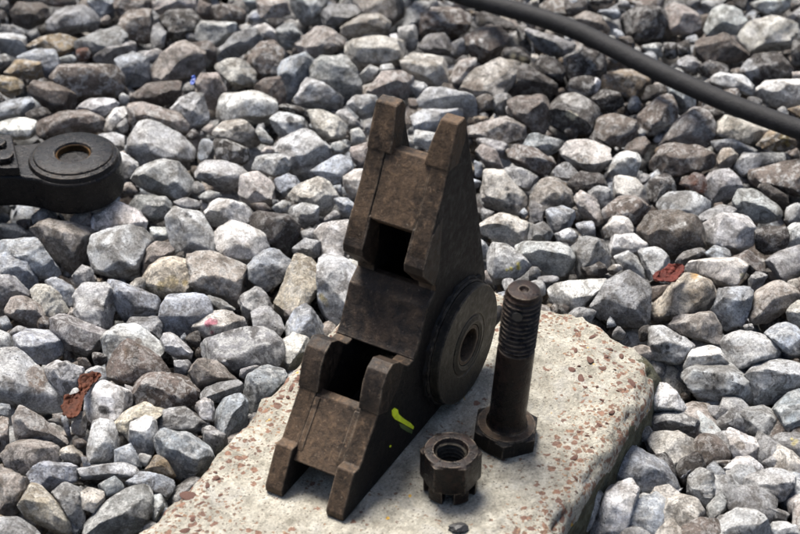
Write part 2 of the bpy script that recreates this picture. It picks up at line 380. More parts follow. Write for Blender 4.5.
# boss disc with a raised hub and a chamfered bore
DC = on_plane(469, 343, B0+W*.0125, W)-B0; DU, DZ = DC@U, .0555; print('DISC', DC@U, DC[2])
fl = lathe([(.0550, .0), (.0562, .001), (.0562, .0028), (.0550, .0040), (.02, .0040), (.02, 0)], 96, '-y', True)
bm_obj('flange', fl, M_DARK, br, .6, (DU, 0, DZ))
dp = [(.0185, .0), (.0530, .0), (.0538, .001), (.0538, .0076), (.0530, .0086), (.0290, .0088), (.0284, .0080), (.0272, .0080), (.0266, .0090),
      (.0232, .0098), (.0222, .0102), (.0190, .0090), (.0185, .0080), (.0168, -.0300), (.0185, -.0300)]
bm_obj('boss_disc', lathe(dp[1:], 128, '-y'), M_DISC, br, .6, (DU, -.0036, DZ))
bm_obj('bore_liner', lathe([(.0180, -.034), (.0180, .0085), (.0150, .0085), (.0142, .007), (.0142, -.034)], 64, '-y', True), M_RUST, br, .6, (DU, -.0036, DZ))
bm_obj('bore_plug', lathe([(0, -.030), (.0145, -.030)], 48, '-y'), M_RUSTD, br, .6, (DU, -.0036, DZ))
# weld bead round the flange
b = bmesh.new(); n = 120
rg = []
for i in range(n):
    a = 2*math.pi*i/n; r = .0562+.0008*math.sin(a*17)+.0006*math.sin(a*31+1); t = .0024+.0007*math.sin(a*23+2)
    rg.append([b.verts.new(((r+t*math.cos(p))*math.cos(a), -abs(t*math.sin(p)) if p > 0 else 0, (r+t*math.cos(p))*math.sin(a))) for p in (0, .8, 1.6, 2.4, 3.14)])
for i in range(n):
    for j in range(4): b.faces.new((rg[i][j], rg[(i+1) % n][j], rg[(i+1) % n][j+1], rg[i][j+1]))
bm_obj('weld_bead', b, M_DARK, br, 4, (DU, -.0002, DZ))
# pin end poking out behind the disc
bm_obj('pin_end', lathe([(0, 0), (.0048, 0), (.0055, .001), (.0055, .03), (0, .03)], 24), M_DARK, br, .6, (DU+.048, -.004, DZ-.018)).rotation_euler = (0, math.pi/2, 0)
# yellow-green paint dabs on the outer face
def dab(name, zp, mat, label, th):
    P = [on_plane(240+x/2.281, 300+y/2.281, B0, W)-B0 for x, y in zp]
    o = bm_obj(name, prism([(p@U, p[2]) for p in P], -th, .0002), mat, br); o['label'] = label; return o
dab('paint_mark', [(346, 252), (352, 246), (359, 250), (361, 260), (372, 270), (388, 280), (396, 289), (394, 295), (380, 287), (366, 279), (353, 272), (347, 263)], M_PAINT, 'bright yellow-green paint dab', .0005)
dab('paint_mark', [(362, 281), (374, 285), (393, 297), (391, 305), (380, 300), (366, 291)], M_PAINTD, 'thin dark green paint smear', .0004)
dab('paint_mark', [(341, 332), (344, 331), (344, 335), (341, 336)], M_PAINT, 'tiny yellow-green paint fleck', .0004)

# ---------------- bolt ----------------
def solve_top(xb, yb, H, px):
    base = on_z(xb, yb, 0); best = None
    for dx in np.arange(-.03, .031, .002):
        for dy in np.arange(-.02, .0201, .002):
            t = base+np.array([dx, dy, H]); e = np.hypot(*(proj(t)[0]-px))
            if best is None or e+200*abs(dy) < best[0]: best = (e+200*abs(dy), t)
    return base, best[1]
BH = .158
bb, bt = solve_top(504.5, 438, BH, np.array([524.5, 289.5]))
lean = Vector(bt-bb).normalized()
bolt = empty('hex_bolt', bb); bolt.rotation_mode = 'QUATERNION'; bolt.rotation_quaternion = Vector((0, 0, 1)).rotation_difference(lean)
tag(bolt, 'large rusty hex bolt standing on its head on the concrete, thread at the top', 'bolt')
def hexhead(r, h, z0=0, ph=0, chtop=True, dome=.0):
    """hexagonal prism whose corners are chamfered by a cone, as on a forged bolt head"""
    bm = bmesh.new(); N = 96; rows = []
    ap = r*math.cos(math.pi/6)
    def rad(a): 
        k = ((a-ph) % (math.pi/3))-math.pi/6; return ap/math.cos(k)
    c = .0030
    for fr, z, lim in ((.0, 0, None), (.85, 0, None), (None, 0, ap*1.0), (None, c*.55, None), (None, h-c*.55, None), (None, h, ap*1.0), (.8, h+.0003, None)):
        row = []
        for i in range(N):
            a = 2*math.pi*i/N; q = rad(a)
            if fr is not None: q = ap*fr
            elif lim is not None: q = min(q, lim)*.985
            row.append(bm.verts.new((q*math.cos(a), q*math.sin(a), z0+z)) if q > 1e-6 else None)
        rows.append(row)
    for A, B in zip(rows[1:], rows[2:]):
        for i in range(N): bm.faces.new((A[i], A[(i+1) % N], B[(i+1) % N], B[i]))
    bm.faces.new(rows[1][::-1]); return bm, rows
PH_B = math.radians(22)
hb, rows = hexhead(.0292, .0165, 0, PH_B); hb.faces.new(rows[-1])
bm_obj('bolt_head', hb, M_DARK, bolt, .5)
bm_obj('washer_face', lathe([(.0243, .0160), (.0240, .0172), (.0175, .0176), (.0158, .0215), (.0120, .0225)], 64), M_RUST, bolt, .6)
SR = .0154
bm_obj('shank', lathe([(SR+.0018, .0205), (SR+.0003, .024), (SR, .028), (SR, .096), (SR-.0004, .0985), (SR-.0017, .0995), (SR-.004, .0995)], 64), M_BOLT, bolt, .6)
def helix(r0, r1, z0, z1, pitch, n=64, per=10, inner=False, taper=.004):
    bm = bmesh.new(); m = int((z1-z0)/pitch*per); R = []
    for k in range(m+1):
        z = z0+(z1-z0)*k/m; row = []
        for i in range(n):
            a = 2*math.pi*i/n; t = ((z-z0)/pitch-i/n) % 1.0; tr = abs(2*t-1); tr = min(max((tr-.12)/.76, 0), 1)
            e = min(1, (z-z0)/taper, (z1-z)/taper); rr = r0+(r1-r0)*tr if e >= 1 else (r0+(r1-r0)*tr*max(e, 0) if not inner else r0+(r1-r0)*tr)
            row.append(bm.verts.new((rr*math.cos(a), rr*math.sin(a), z)))
        R.append(row)
    for A, B in zip(R, R[1:]):
        for i in range(n): bm.faces.new((A[i], A[(i+1) % n], B[(i+1) % n], B[i]))
    return bm, R
tb, R = helix(SR-.0022, SR+.0001, .0985, BH-.004, .0046)
bm_obj('threaded_end', tb, M_BOLT, bolt, .7)
bm_obj('end_face', lathe([(SR-.0022, BH-.0042), (SR-.0024, BH-.001), (SR-.0040, BH), (.0042, BH), (.0032, BH-.0012), (0, BH-.006)], 64), M_BOLT, bolt, .6)
ph_ = bmesh.new(); bmesh.ops.create_cone(ph_, cap_ends=True, segments=20, radius1=.0042, radius2=.0042, depth=.0052)
hl = bm_obj('cotter_hole_shade', ph_, M_CHIP, bolt, .6); hl.rotation_euler = (math.pi/2, 0, math.radians(-12)); hl.location = (-.0040, -(SR-.0022), BH-.0165)  # solid black stub stands in for the shade inside the hole

# ---------------- castle nut ----------------
NH = .0290; NF = .0122
nut_c = on_z(451, 450, NH+NF); nut_p = np.array([nut_c[0], nut_c[1], 0])
nut = empty('castle_nut', nut_p); tag(nut, 'rusty hexagonal castle nut lying slots down on the concrete beside the bolt', 'nut')
PH_N = math.radians(-3)
nb, rows = hexhead(.0250, NH, NF, PH_N)
N = 96
# top ring into the threaded hole
hole = [nb.verts.new((.0142*math.cos(2*math.pi*i/N), .0142*math.sin(2*math.pi*i/N), NF+NH+.0001)) for i in range(N)]
ch = [nb.verts.new((.0128*math.cos(2*math.pi*i/N), .0128*math.sin(2*math.pi*i/N), NF+NH-.0028)) for i in range(N)]
for i in range(N):
    j = (i+1) % N; nb.faces.new((rows[-1][i], rows[-1][j], hole[j], hole[i])); nb.faces.new((hole[i], hole[j], ch[j], ch[i]))
bm_obj('nut_body', nb, M_BOLT, nut, .5)
tb, R = helix(.0133, .0114, .006, NF+NH-.0026, .0042, inner=True)
bm_obj('inner_thread', tb, M_DISC, nut, .7)
bm_obj('hole_floor', lathe([(0, .0062), (.0134, .0062)], 32), M_DARK, nut)
for k in range(6):     # six castellations under the hexagon
    a0 = PH_N+k*math.pi/3+math.radians(9)+math.pi/6; a1 = a0+math.radians(35)
    cbm = bmesh.new(); st = 6; L = []
    for i in range(st+1):
        a = a0+(a1-a0)*i/st
        L.append([cbm.verts.new((r*math.cos(a), r*math.sin(a), z)) for r, z in ((.0222, NF+.001), (.0219, .0014), (.0208, 0), (.0138, 0), (.0138, NF+.001))])
    for A, B in zip(L, L[1:]):
        for j in range(5): cbm.faces.new((A[j], A[(j+1) % 5], B[(j+1) % 5], B[j]))
    cbm.faces.new(L[0]); cbm.faces.new(L[-1][::-1])
    bm_obj('castellation', cbm, M_BOLT, nut, .5)

# ---------------- forged link on the left ----------------
LZ = .037                                             # height of its top face
lc = on_z(73, 152, LZ); lk = empty('forged_link', (lc[0], lc[1], 0), math.radians(180+1.5))
tag(lk, 'black oily forged steel link with a round eye on the ballast at left', 'link')
# local x runs away from the eye along the arm (to the left in the photo)
RB = .0475
def arm_outline(n=40):
    pts = []
    for i in range(n+1):
        a = math.radians(-128+256*i/n)+math.pi; pts.append((RB*math.cos(a), RB*math.sin(a)))
    neck = [(.042, -.0330), (.056, -.0300), (.075, -.0305), (.34, -.0345)]
    up = [(.34, .0345), (.075, .0305), (.056, .0300), (.042, .0330)]
    return pts + neck[:0] + (up if False else []), neck, up
pts, neck, up = arm_outline()
# pts run from angle 52deg.. round the eye; join to both arm edges
first, last = pts[0], pts[-1]
ring = pts + ([*neck] if last[1] < 0 else [*up[::-1]]) + ([*up] if last[1] < 0 else [*neck[::-1]])
def slab(outline, z0, z1):
    b = bmesh.new(); a = [b.verts.new((x, y, z0)) for x, y in outline]; c = [b.verts.new((x, y, z1)) for x, y in outline]; n = len(outline)
    b.faces.new(a); b.faces.new(c)
    for i in range(n): b.faces.new((a[i], a[(i+1) % n], c[(i+1) % n], c[i]))
    return b
ab = slab(ring, -.008, .029)
arm = bevel(bm_obj('arm', ab, M_BLACK, lk), .004, 3)
bm_obj('eye_boss', lathe([(.0455, .020), (.0452, .0300), (.0435, .0330), (.0400, .0345), (.0390, LZ-.0008), (.0375, LZ), (.0188, LZ), (.0172, LZ-.002), (.0168, .002), (.0, .002)], 96), M_BLACK, lk, .5)
bm_obj('eye_bushing', lathe([(.0176, LZ-.0022), (.0168, LZ-.0012), (.0160, LZ-.0022), (.0158, .004), (0, .004)], 64), plain('glint_toned_brass', (.12, .065, .024), .34, 160, .0010, .95, .5, .5), lk, .6)  # brass colour brightened to paint a brown glint inside the eye
bevel(bm_obj('clamp_plate', slab([(.066, -.0335), (.30, -.0335), (.30, .0300), (.049, .0300)], .0285, .0385), M_BLACK, lk), .002)
for x, y in ((.0665, .014), (.0775, -.010), (.165, .012), (.165, -.014)):
    hb, rows = hexhead(.0105, .006, .0384, .3); hb.faces.new(rows[-1]); hb2 = bm_obj('plate_bolt', hb, M_BLACK, lk, .5)
    for v in hb2.data.vertices: v.co.x += x; v.co.y += y

# ---------------- cable ----------------
cpts = [(405, -26), (452, -6), (500, 6), (540, 17), (580, 31), (620, 52), (655, 70), (690, 86), (730, 104), (770, 119), (812, 134), (860, 152)]
cw = [on_z(x, y, .020) for x, y in cpts]
cw = [cw[0]+(cw[0]-cw[1])*4, cw[0]+(cw[0]-cw[1])*1.5]+cw+[cw[-1]+(cw[-1]-cw[-2])*3, cw[-1]+(cw[-1]-cw[-2])*8]
cu = bpy.data.curves.new('black_cable', 'CURVE'); cu.dimensions = '3D'; cu.bevel_depth = .0106; cu.bevel_resolution = 8; cu.resolution_u = 16
sp = cu.splines.new('NURBS'); sp.points.add(len(cw)-1)
for p, c in zip(sp.points, cw): p.co = (*c, 1)
sp.use_endpoint_u = True; sp.order_u = 4; cu.materials.append(M_CABLE)
tmp = bpy.data.objects.new('cable_path', cu); COL.objects.link(tmp); dg = bpy.context.evaluated_depsgraph_get()
me = bpy.data.meshes.new_from_object(tmp.evaluated_get(dg)); bpy.data.objects.remove(tmp); me.name = 'black_cable'; co = bpy.data.objects.new('black_cable', me); COL.objects.link(co)
tag(co, 'thick black rubber cable crossing the ballast behind the bracket', 'cable')

# ---------------- leaves and scrap ----------------
def leaf(name, pix, z, mat, label, curl):
    P = [on_z(x, y, z) for x, y in pix]; c = np.mean(P, 0); b = bmesh.new(); n = len(P)
    rings = []
    for t in (1.0, .72, .4):
        row = []
        for k, p in enumerate(P):
            q = c+(p-c)*t; q = q+np.array([0, 0, curl*(t**2)*(.6+.5*math.sin(k*2.1))]); row.append(b.verts.new(q-c))
        rings.append(row)
    cv = b.verts.new((0, 0, 0))
    for A, B in zip(rings, rings[1:]):
        for i in range(n): b.faces.new((A[i], A[(i+1) % n], B[(i+1) % n], B[i]))
    for i in range(n): b.faces.new((rings[-1][i], rings[-1][(i+1) % n], cv))
    o = bm_obj(name, b, mat, None, 4, c); m = o.modifiers.new('thick', 'SOLIDIFY'); m.thickness = .0006
    m = o.modifiers.new('sub', 'SUBSURF'); m.levels = m.render_levels = 3
    tx = bpy.data.textures.new('crumple', 'CLOUDS'); tx.noise_scale = .008; m = o.modifiers.new('crumple', 'DISPLACE'); m.texture = tx; m.strength = .009; m.mid_level = .5
    tag(o, label, 'leaf'); return o
def pts_of(s, X0, Y0): return [px_tile(*map(float, q.split(',')), X0, Y0) for q in s.split()]
leaf('dead_leaf', pts_of('264,438 300,434 345,418 356,424 335,448 322,466 300,488 292,520 280,560 258,590 232,588 216,560 214,532 235,508 262,492 286,478', 0, 253), -.012, M_LEAF, 'brown curled dead leaf caught between grey stones at left, below the forged link', .006)
leaf('dead_leaf', pts_of('283,104 296,82 318,60 345,46 372,52 392,38 396,62 384,92 362,106 330,108 300,112', 570, 253), .006, M_LEAF2, 'red brown dead leaf lying on pale stones right of the bolt', .005)
leaf('plastic_scrap', pts_of('660,282 668,274 676,268 678,288 670,302 660,296', 0, 0), -.004, M_BLUE, 'tiny scrap of blue plastic between stones at upper left', .003)['category'] = 'scrap'

# ---------------- ballast stones ----------------
TONE = {'w': (.74, .72, .69), 'p': (.56, .52, .465), 'c': (.55, .485, .385), 'l': (.50, .50, .49), 'b': (.345, .365, .39), 'g': (.285, .28, .275),
        'm': (.34, .295, .26), 'n': (.150, .120, .100), 'd': (.060, .050, .044), 't': (.24, .18, .12), 'o': (.31, .24, .15), 'r': (.13, .06, .04)}
WORD = {'w': 'white', 'p': 'pale beige', 'c': 'cream', 'l': 'light grey', 'b': 'blue-grey', 'g': 'mid grey', 'm': 'pinkish grey', 'n': 'brown-grey',
        'd': 'dark', 't': 'tan', 'o': 'ochre', 'r': 'rust brown'}
DATA = """
#A 0 0
n|30,40 60,5 120,5 165,30 165,75 100,100 45,80
g|165,75 200,30 300,15 350,75 320,105 230,115 170,100
b|300,0 330,-25 395,-20 395,50 370,80 330,50
n|130,0 200,-30 290,0 270,20 200,22 150,15
d|-20,30 15,35 20,75 0,90 -30,80
n|410,0 515,-20 520,30 480,40 450,70 410,70 400,40
n|430,60 480,25 520,40 525,130 500,150 455,140 425,110
g|0,85 50,90 90,120 85,140 0,110
l|-20,115 50,118 95,150 90,190 60,200 0,170 -30,150
o|95,160 140,130 215,115 265,135 265,165 205,195 160,175
g|270,140 340,110 420,100 435,150 380,150 330,195 275,170
r|260,175 300,165 325,190 300,210 265,205
g|330,195 370,155 440,145 490,160 500,190 400,220 335,215
b|400,210 460,180 510,200 525,270 500,290 450,290 420,310 410,260
l|205,200 250,190 265,205 245,225 215,220
b|65,195 140,170 190,185 215,230 175,250 160,260 145,215 120,210
g|-20,190 0,190 40,205 30,235 -20,240
o|20,250 60,205 140,215 150,270 110,275 45,265
o|-20,280 50,270 80,290 75,320 40,340 -10,320
n|175,270 210,225 400,225 425,260 415,330 340,340 270,345 255,310
n|75,300 110,280 190,285 255,320 270,370 255,390 190,390 140,360
b|-20,365 60,340 105,345 115,370 80,410 20,420 -10,415
d|90,395 140,375 175,395 145,430 130,455 115,440
w|-20,430 80,410 125,415 125,445 100,455 95,480 40,485 -10,470
n|130,430 190,395 310,395 355,420 350,455 260,460 200,475 130,475
l|270,370 320,340 395,345 415,360 370,395 345,415 280,395
w|360,430 400,375 445,365 440,400 390,455 365,455
l|330,470 400,460 430,470 425,520 400,525 370,500
m|450,360 500,355 640,400 665,410 650,460 600,460 530,410 460,430
l|445,460 480,420 520,420 560,435 640,480 665,510 655,550 500,570 450,540
n|460,325 490,295 560,285 625,285 620,340 560,365 450,355
l|600,380 640,330 700,330 720,400 715,430 660,450 650,400
m|525,240 560,185 630,150 710,180 720,220 680,260 600,280 535,280|a pinkish brown top
w|505,185 540,168 565,175 560,200 530,220 510,205
n|660,150 730,140 755,170 750,210 715,200
l|680,90 700,75 820,80 825,100 760,160 730,130 675,135
d|560,60 600,40 690,50 695,75 670,100 660,130 620,145 585,130 570,90
p|520,-10 600,-20 685,-10 690,35 620,45 560,50 525,30
g|525,90 550,80 575,110 565,160 530,165 525,140
n|690,0 730,20 740,70 700,70 690,40
m|680,290 700,260 760,255 780,300 740,380 720,385 700,340
g|405,440 440,410 445,450 430,465
b|685,535 690,500 715,475 740,500 735,550 700,555
d|0,320 20,345 0,360 -20,340
#B 190 0
g|100,175 165,115 225,95 250,130 230,160 165,200 110,205
w|220,90 260,80 300,115 305,145 270,135 225,110
n|75,20 130,15 190,40 185,75 95,75
m|235,0 345,-10 350,45 290,65 240,45
b|175,-10 230,-10 230,35 205,30
b|195,65 225,40 260,70 240,80
l|355,-20 475,-20 470,40 440,80 405,105 375,60 355,25
g|300,105 340,65 385,120 385,140 350,185 320,170
g|455,50 500,15 610,20 620,35 540,70 510,95 460,85
m|575,-10 735,-20 740,40 700,90 650,50 580,20
m|530,95 600,60 660,50 690,80 690,115 640,130 560,135 530,120
p|545,180 570,140 650,125 730,140 740,190 720,220 600,245 560,230
m|350,185 380,130 440,90 490,100 530,140 530,165 470,195 430,215
b|305,235 320,210 400,180 435,215 410,290 350,345 325,320
n|195,200 240,150 290,140 325,180 310,230 285,265 230,275
g|430,235 470,190 510,190 560,220 590,290 585,330 530,335 470,300 430,275
n|225,300 260,275 310,265 330,330 325,360 290,360 265,330
l|360,345 420,280 450,285 540,345 530,375 450,380 365,365
w|70,400 110,340 150,315 230,320 290,345 295,390 270,420 240,400 180,395 100,430
p|85,230 130,210 190,205 225,250 220,290 150,305 120,275
l|280,415 310,390 385,405 425,450 400,455 330,490 290,440|a dark pit in its top
p|410,385 450,380 540,420 550,470 470,490 430,450
l|540,355 570,335 640,335 660,370 640,400 600,415 560,380
l|505,390 540,380 600,440 590,450 545,440
m|605,300 660,250 720,245 770,275 770,320 740,345 640,345
g|590,260 625,225 655,240 640,280 605,295
l|660,225 700,220 715,245 660,260
d|295,375 320,360 400,380 400,400 350,400
l|485,500 520,490 550,510 540,530 500,530
w|555,450 590,445 610,480 590,505 560,500
l|225,450 250,440 300,500 280,505 240,480
p|75,460 120,425 180,418 240,485 235,505 190,510 150,485 80,480
l|690,120 715,115 730,140 700,135
g|600,430 640,415 650,460 620,470
d|265,65 330,70 305,115 280,90
p|640,400 665,375 670,400 650,430
#C 380 0
g|75,90 95,30 130,5 170,20 165,50 130,60 120,100
g|60,100 115,90 130,120 125,165 100,180 75,150
n|120,75 150,40 280,35 320,50 325,80 290,110 200,120 130,105
d|330,35 380,45 465,80 465,105 400,95 340,90
g|130,160 160,125 230,115 245,150 240,190 170,190
g|250,150 285,130 295,175 270,200 250,190
n|285,130 330,105 415,95 440,120 430,160 380,200 345,220 300,180|white speckles
p|80,210 120,185 220,200 245,240 240,290 190,305 110,270 85,245
l|105,275 150,285 170,310 135,340 110,320
l|130,350 170,305 260,320 325,350 330,400 290,400 250,380 140,375
l|110,400 150,380 270,380 295,415 250,420 200,455 125,450
l|120,460 195,465 190,525 150,515 120,500
m|245,270 280,205 330,200 325,235 295,265 280,300 250,300
p|275,310 310,260 350,235 410,200 480,220 470,280 440,310 330,335|a bright white face
d|415,195 445,165 490,165 520,195 510,220 460,210|yellowish white flecks
d|450,310 475,240 510,225 570,275 625,300 620,325 560,320 460,335
d|535,215 560,195 620,210 645,240 630,280 590,275 545,240
g|485,105 510,98 600,125 680,155 640,190 590,192 520,150
d|470,75 510,90 480,110 500,150 530,190 480,150
d|640,205 720,165 790,190 780,240 740,270 660,290
d|640,300 670,270 735,262 745,300 730,330 690,330
w|730,315 745,270 768,265 765,300 745,330
n|545,20 600,-10 660,5 655,50 600,45
b|640,-10 700,-10 720,35 670,60
g|715,-10 790,-10 790,20 730,20
n|430,375 470,340 560,322 600,330 580,380 575,465 540,470 490,430 450,400
d|575,370 625,322 690,322 745,355 755,400 720,465 640,455 590,430|a pale top above a dark face
m|310,440 360,430 450,400 490,420 490,480 450,495 400,475 320,475
n|330,345 370,325 395,335 385,375 345,385
g|395,335 440,320 460,345 430,370 440,400 400,400
t|320,405 380,405 385,425 320,430
w|435,370 475,370 475,395 440,395
b|495,500 525,462 625,485 625,520 580,540 500,525
d|250,220 290,190 310,200 280,215
#D 570 0
m|10,65 60,40 120,60 143,100 125,118 70,95
d|-20,0 45,-10 60,35 20,50 0,60
b|80,35 175,35 180,55 150,70
d|55,-10 155,-15 140,15 70,20
d|190,50 240,18 310,30 330,70 310,130 240,150 200,120
m|320,50 350,12 400,30 450,60 455,90 400,110 345,115
n|180,-10 330,-20 320,20 230,20
l|470,100 490,50 530,20 590,35 615,75 580,120 480,135
p|590,120 620,75 700,60 780,80 785,120 760,165 690,180 620,175|brown and white mottling
n|420,180 450,140 540,120 580,150 615,190 570,215 460,215
l|620,15 690,-10 760,-10 760,20 720,55 650,40
g|750,70 770,40 820,20 850,60 820,110
d|595,235 640,190 720,182 768,230 765,275 700,295 640,295 605,275|a white left side
l|370,215 405,195 450,220 430,255 390,240
d|440,240 480,212 530,225 548,255 510,270 460,265
l|480,270 530,255 600,265 640,310 630,335 540,300 490,285
n|555,240 590,235 600,265 565,260
w|645,320 690,285 790,280 850,290 830,350 740,380 660,350
p|770,250 820,245 820,280 775,275
n|165,130 210,125 225,150 190,155
l|245,160 320,145 320,200 280,190
d|320,150 370,150 370,205 330,200
d|375,150 410,135 420,190 380,200
t|110,275 150,250 260,255 270,295 240,330 180,325 120,305
d|75,330 120,305 170,320 185,370 140,395 95,390
n|85,470 95,405 150,395 225,415 232,465 190,505 110,490
b|335,300 370,275 410,280 432,330 430,375 395,410 370,390 345,340|fine dark specks
n|235,400 300,345 350,340 370,380 370,440 300,480 240,460 250,430|a white lower half
m|320,500 380,460 390,410 440,375 490,400 505,450 480,500 420,510
p|515,420 540,400 620,425 690,450 690,480 640,495 560,480 520,470
d|475,380 510,375 580,395 530,410 510,420
d|270,300 330,290 340,340 290,350 250,350
n|190,525 200,500 250,465 285,490 260,530 220,545
g|450,0 540,-10 520,30 480,50
d|560,-10 615,-10 610,40 590,35
d|770,140 820,150 820,240 775,235
t|750,380 830,360 830,430
#A 0 127
l|410,95 480,125 480,160 430,175 415,150
l|440,175 470,150 560,115 640,130 680,190 640,240 570,235 480,205
l|650,140 690,118 770,118 860,145 840,200 780,222 720,185 680,175
g|430,255 470,240 560,235 592,260 590,300 540,335 480,300
l|350,270 400,235 420,250 380,290
w|325,305 400,255 440,262 518,325 500,355 400,370 330,350
l|305,430 315,370 400,350 500,350 505,385 485,520 440,528 370,515 325,490
m|90,350 170,320 240,330 310,370 300,420 265,500 230,490 150,410
m|245,320 280,288 310,300 330,350 300,370
g|110,310 140,285 180,285 205,315 160,320 120,335
g|-20,335 50,335 100,375 60,385 0,380
b|60,385 125,390 215,515 200,530 140,530 110,480 50,440 -10,430 -10,390
b|-20,445 60,440 110,485 127,534 100,570 50,540 -10,515
g|252,515 285,483 322,495 328,540 290,560 262,550
l|520,345 580,350 590,380 560,400 525,385
m|495,440 540,400 580,410 608,445 560,480 500,520
c|505,515 530,480 600,450 660,465 690,500 670,560 620,590 560,590 510,560|yellowish veins
l|578,320 610,275 690,285 745,400 740,435 640,448 600,415|two dark pits
g|600,260 650,245 700,260 690,285 620,275
l|680,245 730,222 780,240 720,260
#B 190 127
w|50,290 90,250 180,262 215,305 180,345 90,345 50,330
w|85,365 105,348 190,337 260,375 275,425 225,470 155,472 100,425
p|165,235 180,165 230,152 290,200 292,260 220,270 170,255
d|80,40 130,48 200,75 205,115 180,130 100,120|a pale lower border
l|210,115 240,95 320,95 350,130 330,165 270,165 215,145
p|245,90 270,65 295,80 290,95
b|290,185 330,160 370,170 385,200 330,240 300,215
p|345,240 370,210 440,175 480,190 512,245 490,275 460,300 430,270 370,260|small dark dots
l|300,85 330,35 400,12 430,25 490,90 480,110 440,150 390,190 350,150 320,100
b|420,150 500,105 545,95 562,150 530,200 490,200 450,175
m|555,80 620,60 630,90 620,140 590,145 565,120
p|525,180 570,152 615,150 605,230 580,255 545,225
l|485,65 520,50 550,70 540,90 500,85
b|500,250 540,240 582,280 570,310 520,290
l|460,320 500,290 530,310 480,335
w|435,365 470,335 540,325 562,345 550,440 500,455 450,430
l|340,280 400,262 440,275 450,320 400,350 350,310
d|210,320 240,295 340,310 380,345 370,390 330,435 280,420 260,375 215,340|a pale upper edge
l|285,280 320,255 355,270 340,300 300,300
g|360,430 400,390 450,400 445,450 370,455
b|190,490 250,428 310,425 350,475 310,535 265,565 205,520
c|300,600 325,545 365,450 420,455 478,505 445,570 400,620 345,670|a pale greenish ridge
l|445,470 470,445 540,465 575,500 570,570 545,630 490,695 450,620|cream scratches
m|0,435 80,435 185,490 185,560 170,630 100,600 30,580 -20,520
g|385,360 430,345 440,390 390,395
p|545,455 590,470 585,500 560,490
b|495,205 525,200 530,240 505,235
n|205,265 260,265 290,290 240,295
#C 380 127
m|325,80 350,65 400,80 430,150 370,140
p|345,190 370,150 430,150 510,250 500,300 420,300 370,275|dark scratches on its right
b|325,115 355,130 350,175 330,170
g|325,40 370,40 440,55 430,110 380,85
n|435,75 460,60 540,75 605,130 575,172 520,150 445,110
g|430,140 500,145 560,180 520,220 490,215 450,175
p|625,60 660,35 730,50 795,75 795,130 760,160 700,150 640,105
g|600,150 640,110 690,160 680,190 620,180
d|650,195 700,155 780,165 795,200 750,225 680,230
m|520,240 560,190 610,175 660,220 670,270 640,300 590,270 530,290
b|575,290 620,275 670,290 665,340 640,390 590,360
g|520,250 570,280 560,330 520,325
p|670,240 700,225 750,250 775,320 750,340 700,300
g|720,225 770,200 800,220 800,270 770,280
p|355,340 400,305 480,310 525,355 520,395 460,415 370,375
l|365,400 440,410 490,445 520,490 480,515 400,528 375,500|bright yellow marks
l|480,425 520,400 620,400 665,430 685,490 650,520 570,500 490,460|greenish speckles
g|530,345 565,330 600,370 585,400 530,395
g|350,280 400,295 380,310 355,330
l|610,370 660,350 690,375 670,400 620,395
b|680,340 740,330 745,385 700,380
g|660,420 690,380 760,390 795,450 790,500 720,500 690,520 680,450
d|700,490 760,470 795,490 770,520 720,515
b|500,280 515,300 500,320 480,300
g|520,520 600,515 650,530 580,540
#D 570 127
n|265,100 300,65 370,55 440,70 490,100 480,140 400,160 340,165 280,150|white patches
w|130,155 150,110 190,88 240,95 245,130 220,180 170,175
p|145,200 160,175 230,185 275,235 270,265 200,245 150,240|brown blotches
d|266,200 290,165 340,165 380,200 350,240 300,265 270,240
n|115,290 150,250 230,250 280,280 250,310 240,345 180,310 120,320
l|300,270 350,230 430,225 480,260 470,310 430,320 390,290 320,290
n|240,360 280,300 380,290 430,320 465,370 460,410 350,455 270,410|a small white scratch
g|430,320 490,285 570,270 570,300 480,320 470,350 450,350
l|470,200 500,160 550,150 600,205 590,225 540,240 495,278 475,240
c|510,110 530,75 560,75 585,100 550,145 520,140
l|490,50 560,45 640,75 640,90 580,95 550,75 500,90
l|570,140 600,95 650,90 660,120 640,160 600,170|a dark hole
t|650,60 700,5 770,30 790,60 740,90 680,70|yellow lichen
g|650,90 740,90 760,110 680,140 650,140
n|625,200 650,155 740,125 820,110 850,150 830,240 740,230 680,195
d|640,200 680,195 750,240 760,290 720,280
l|570,255 590,220 640,220 740,290 730,310 680,335 600,310 575,290
w|475,340 510,315 590,308 640,350 640,400 620,430 560,440 480,395
d|640,360 690,345 750,350 760,390 740,430 680,440 650,430
l|750,350 800,325 830,400 760,415
g|670,450 740,430 810,410 840,480 790,520 720,520
p|115,350 150,315 200,315 220,350 210,375 150,375 125,385
w|135,400 160,375 220,372 275,410 255,430 190,435 150,450
l|148,440 200,430 250,490 262,545 220,520 170,480
l|240,430 310,420 340,450 340,490 300,515 275,535 250,470
g|360,470 390,435 470,415 470,440 400,480
b|470,440 500,412 550,425 565,465 510,465
p|400,500 430,465 560,460 620,490 620,534 560,555 500,540
n|555,455 620,430 660,460 690,510 650,534 620,490
r|380,195 430,160 470,175 470,230 430,220
#A 0 253
g|-10,80 45,85 100,150 60,150 25,190 -10,190
m|15,205 40,155 90,155 145,185 155,215 120,260 85,250|a reddish brown face
p|105,130 150,100 210,140 235,200 180,215 140,185 110,165
b|150,95 200,85 245,120 260,160 240,195 200,140
l|250,155 290,110 380,105 402,140 390,200 385,260 300,225 260,210
b|360,100 400,95 540,150 560,180 540,210 430,240 405,200 405,140
p|445,110 470,90 510,85 500,130 460,130
b|560,190 580,150 680,140 730,170 740,210 690,230 660,280 620,290 560,260
p|665,240 720,203 800,205 870,255 800,262 720,295 685,280|a red paint mark
g|690,150 730,150 830,200 760,205
g|175,225 200,208 260,225 380,270 370,310 350,345 300,355 230,330 190,275
l|-20,260 30,280 50,320 40,340 -20,340
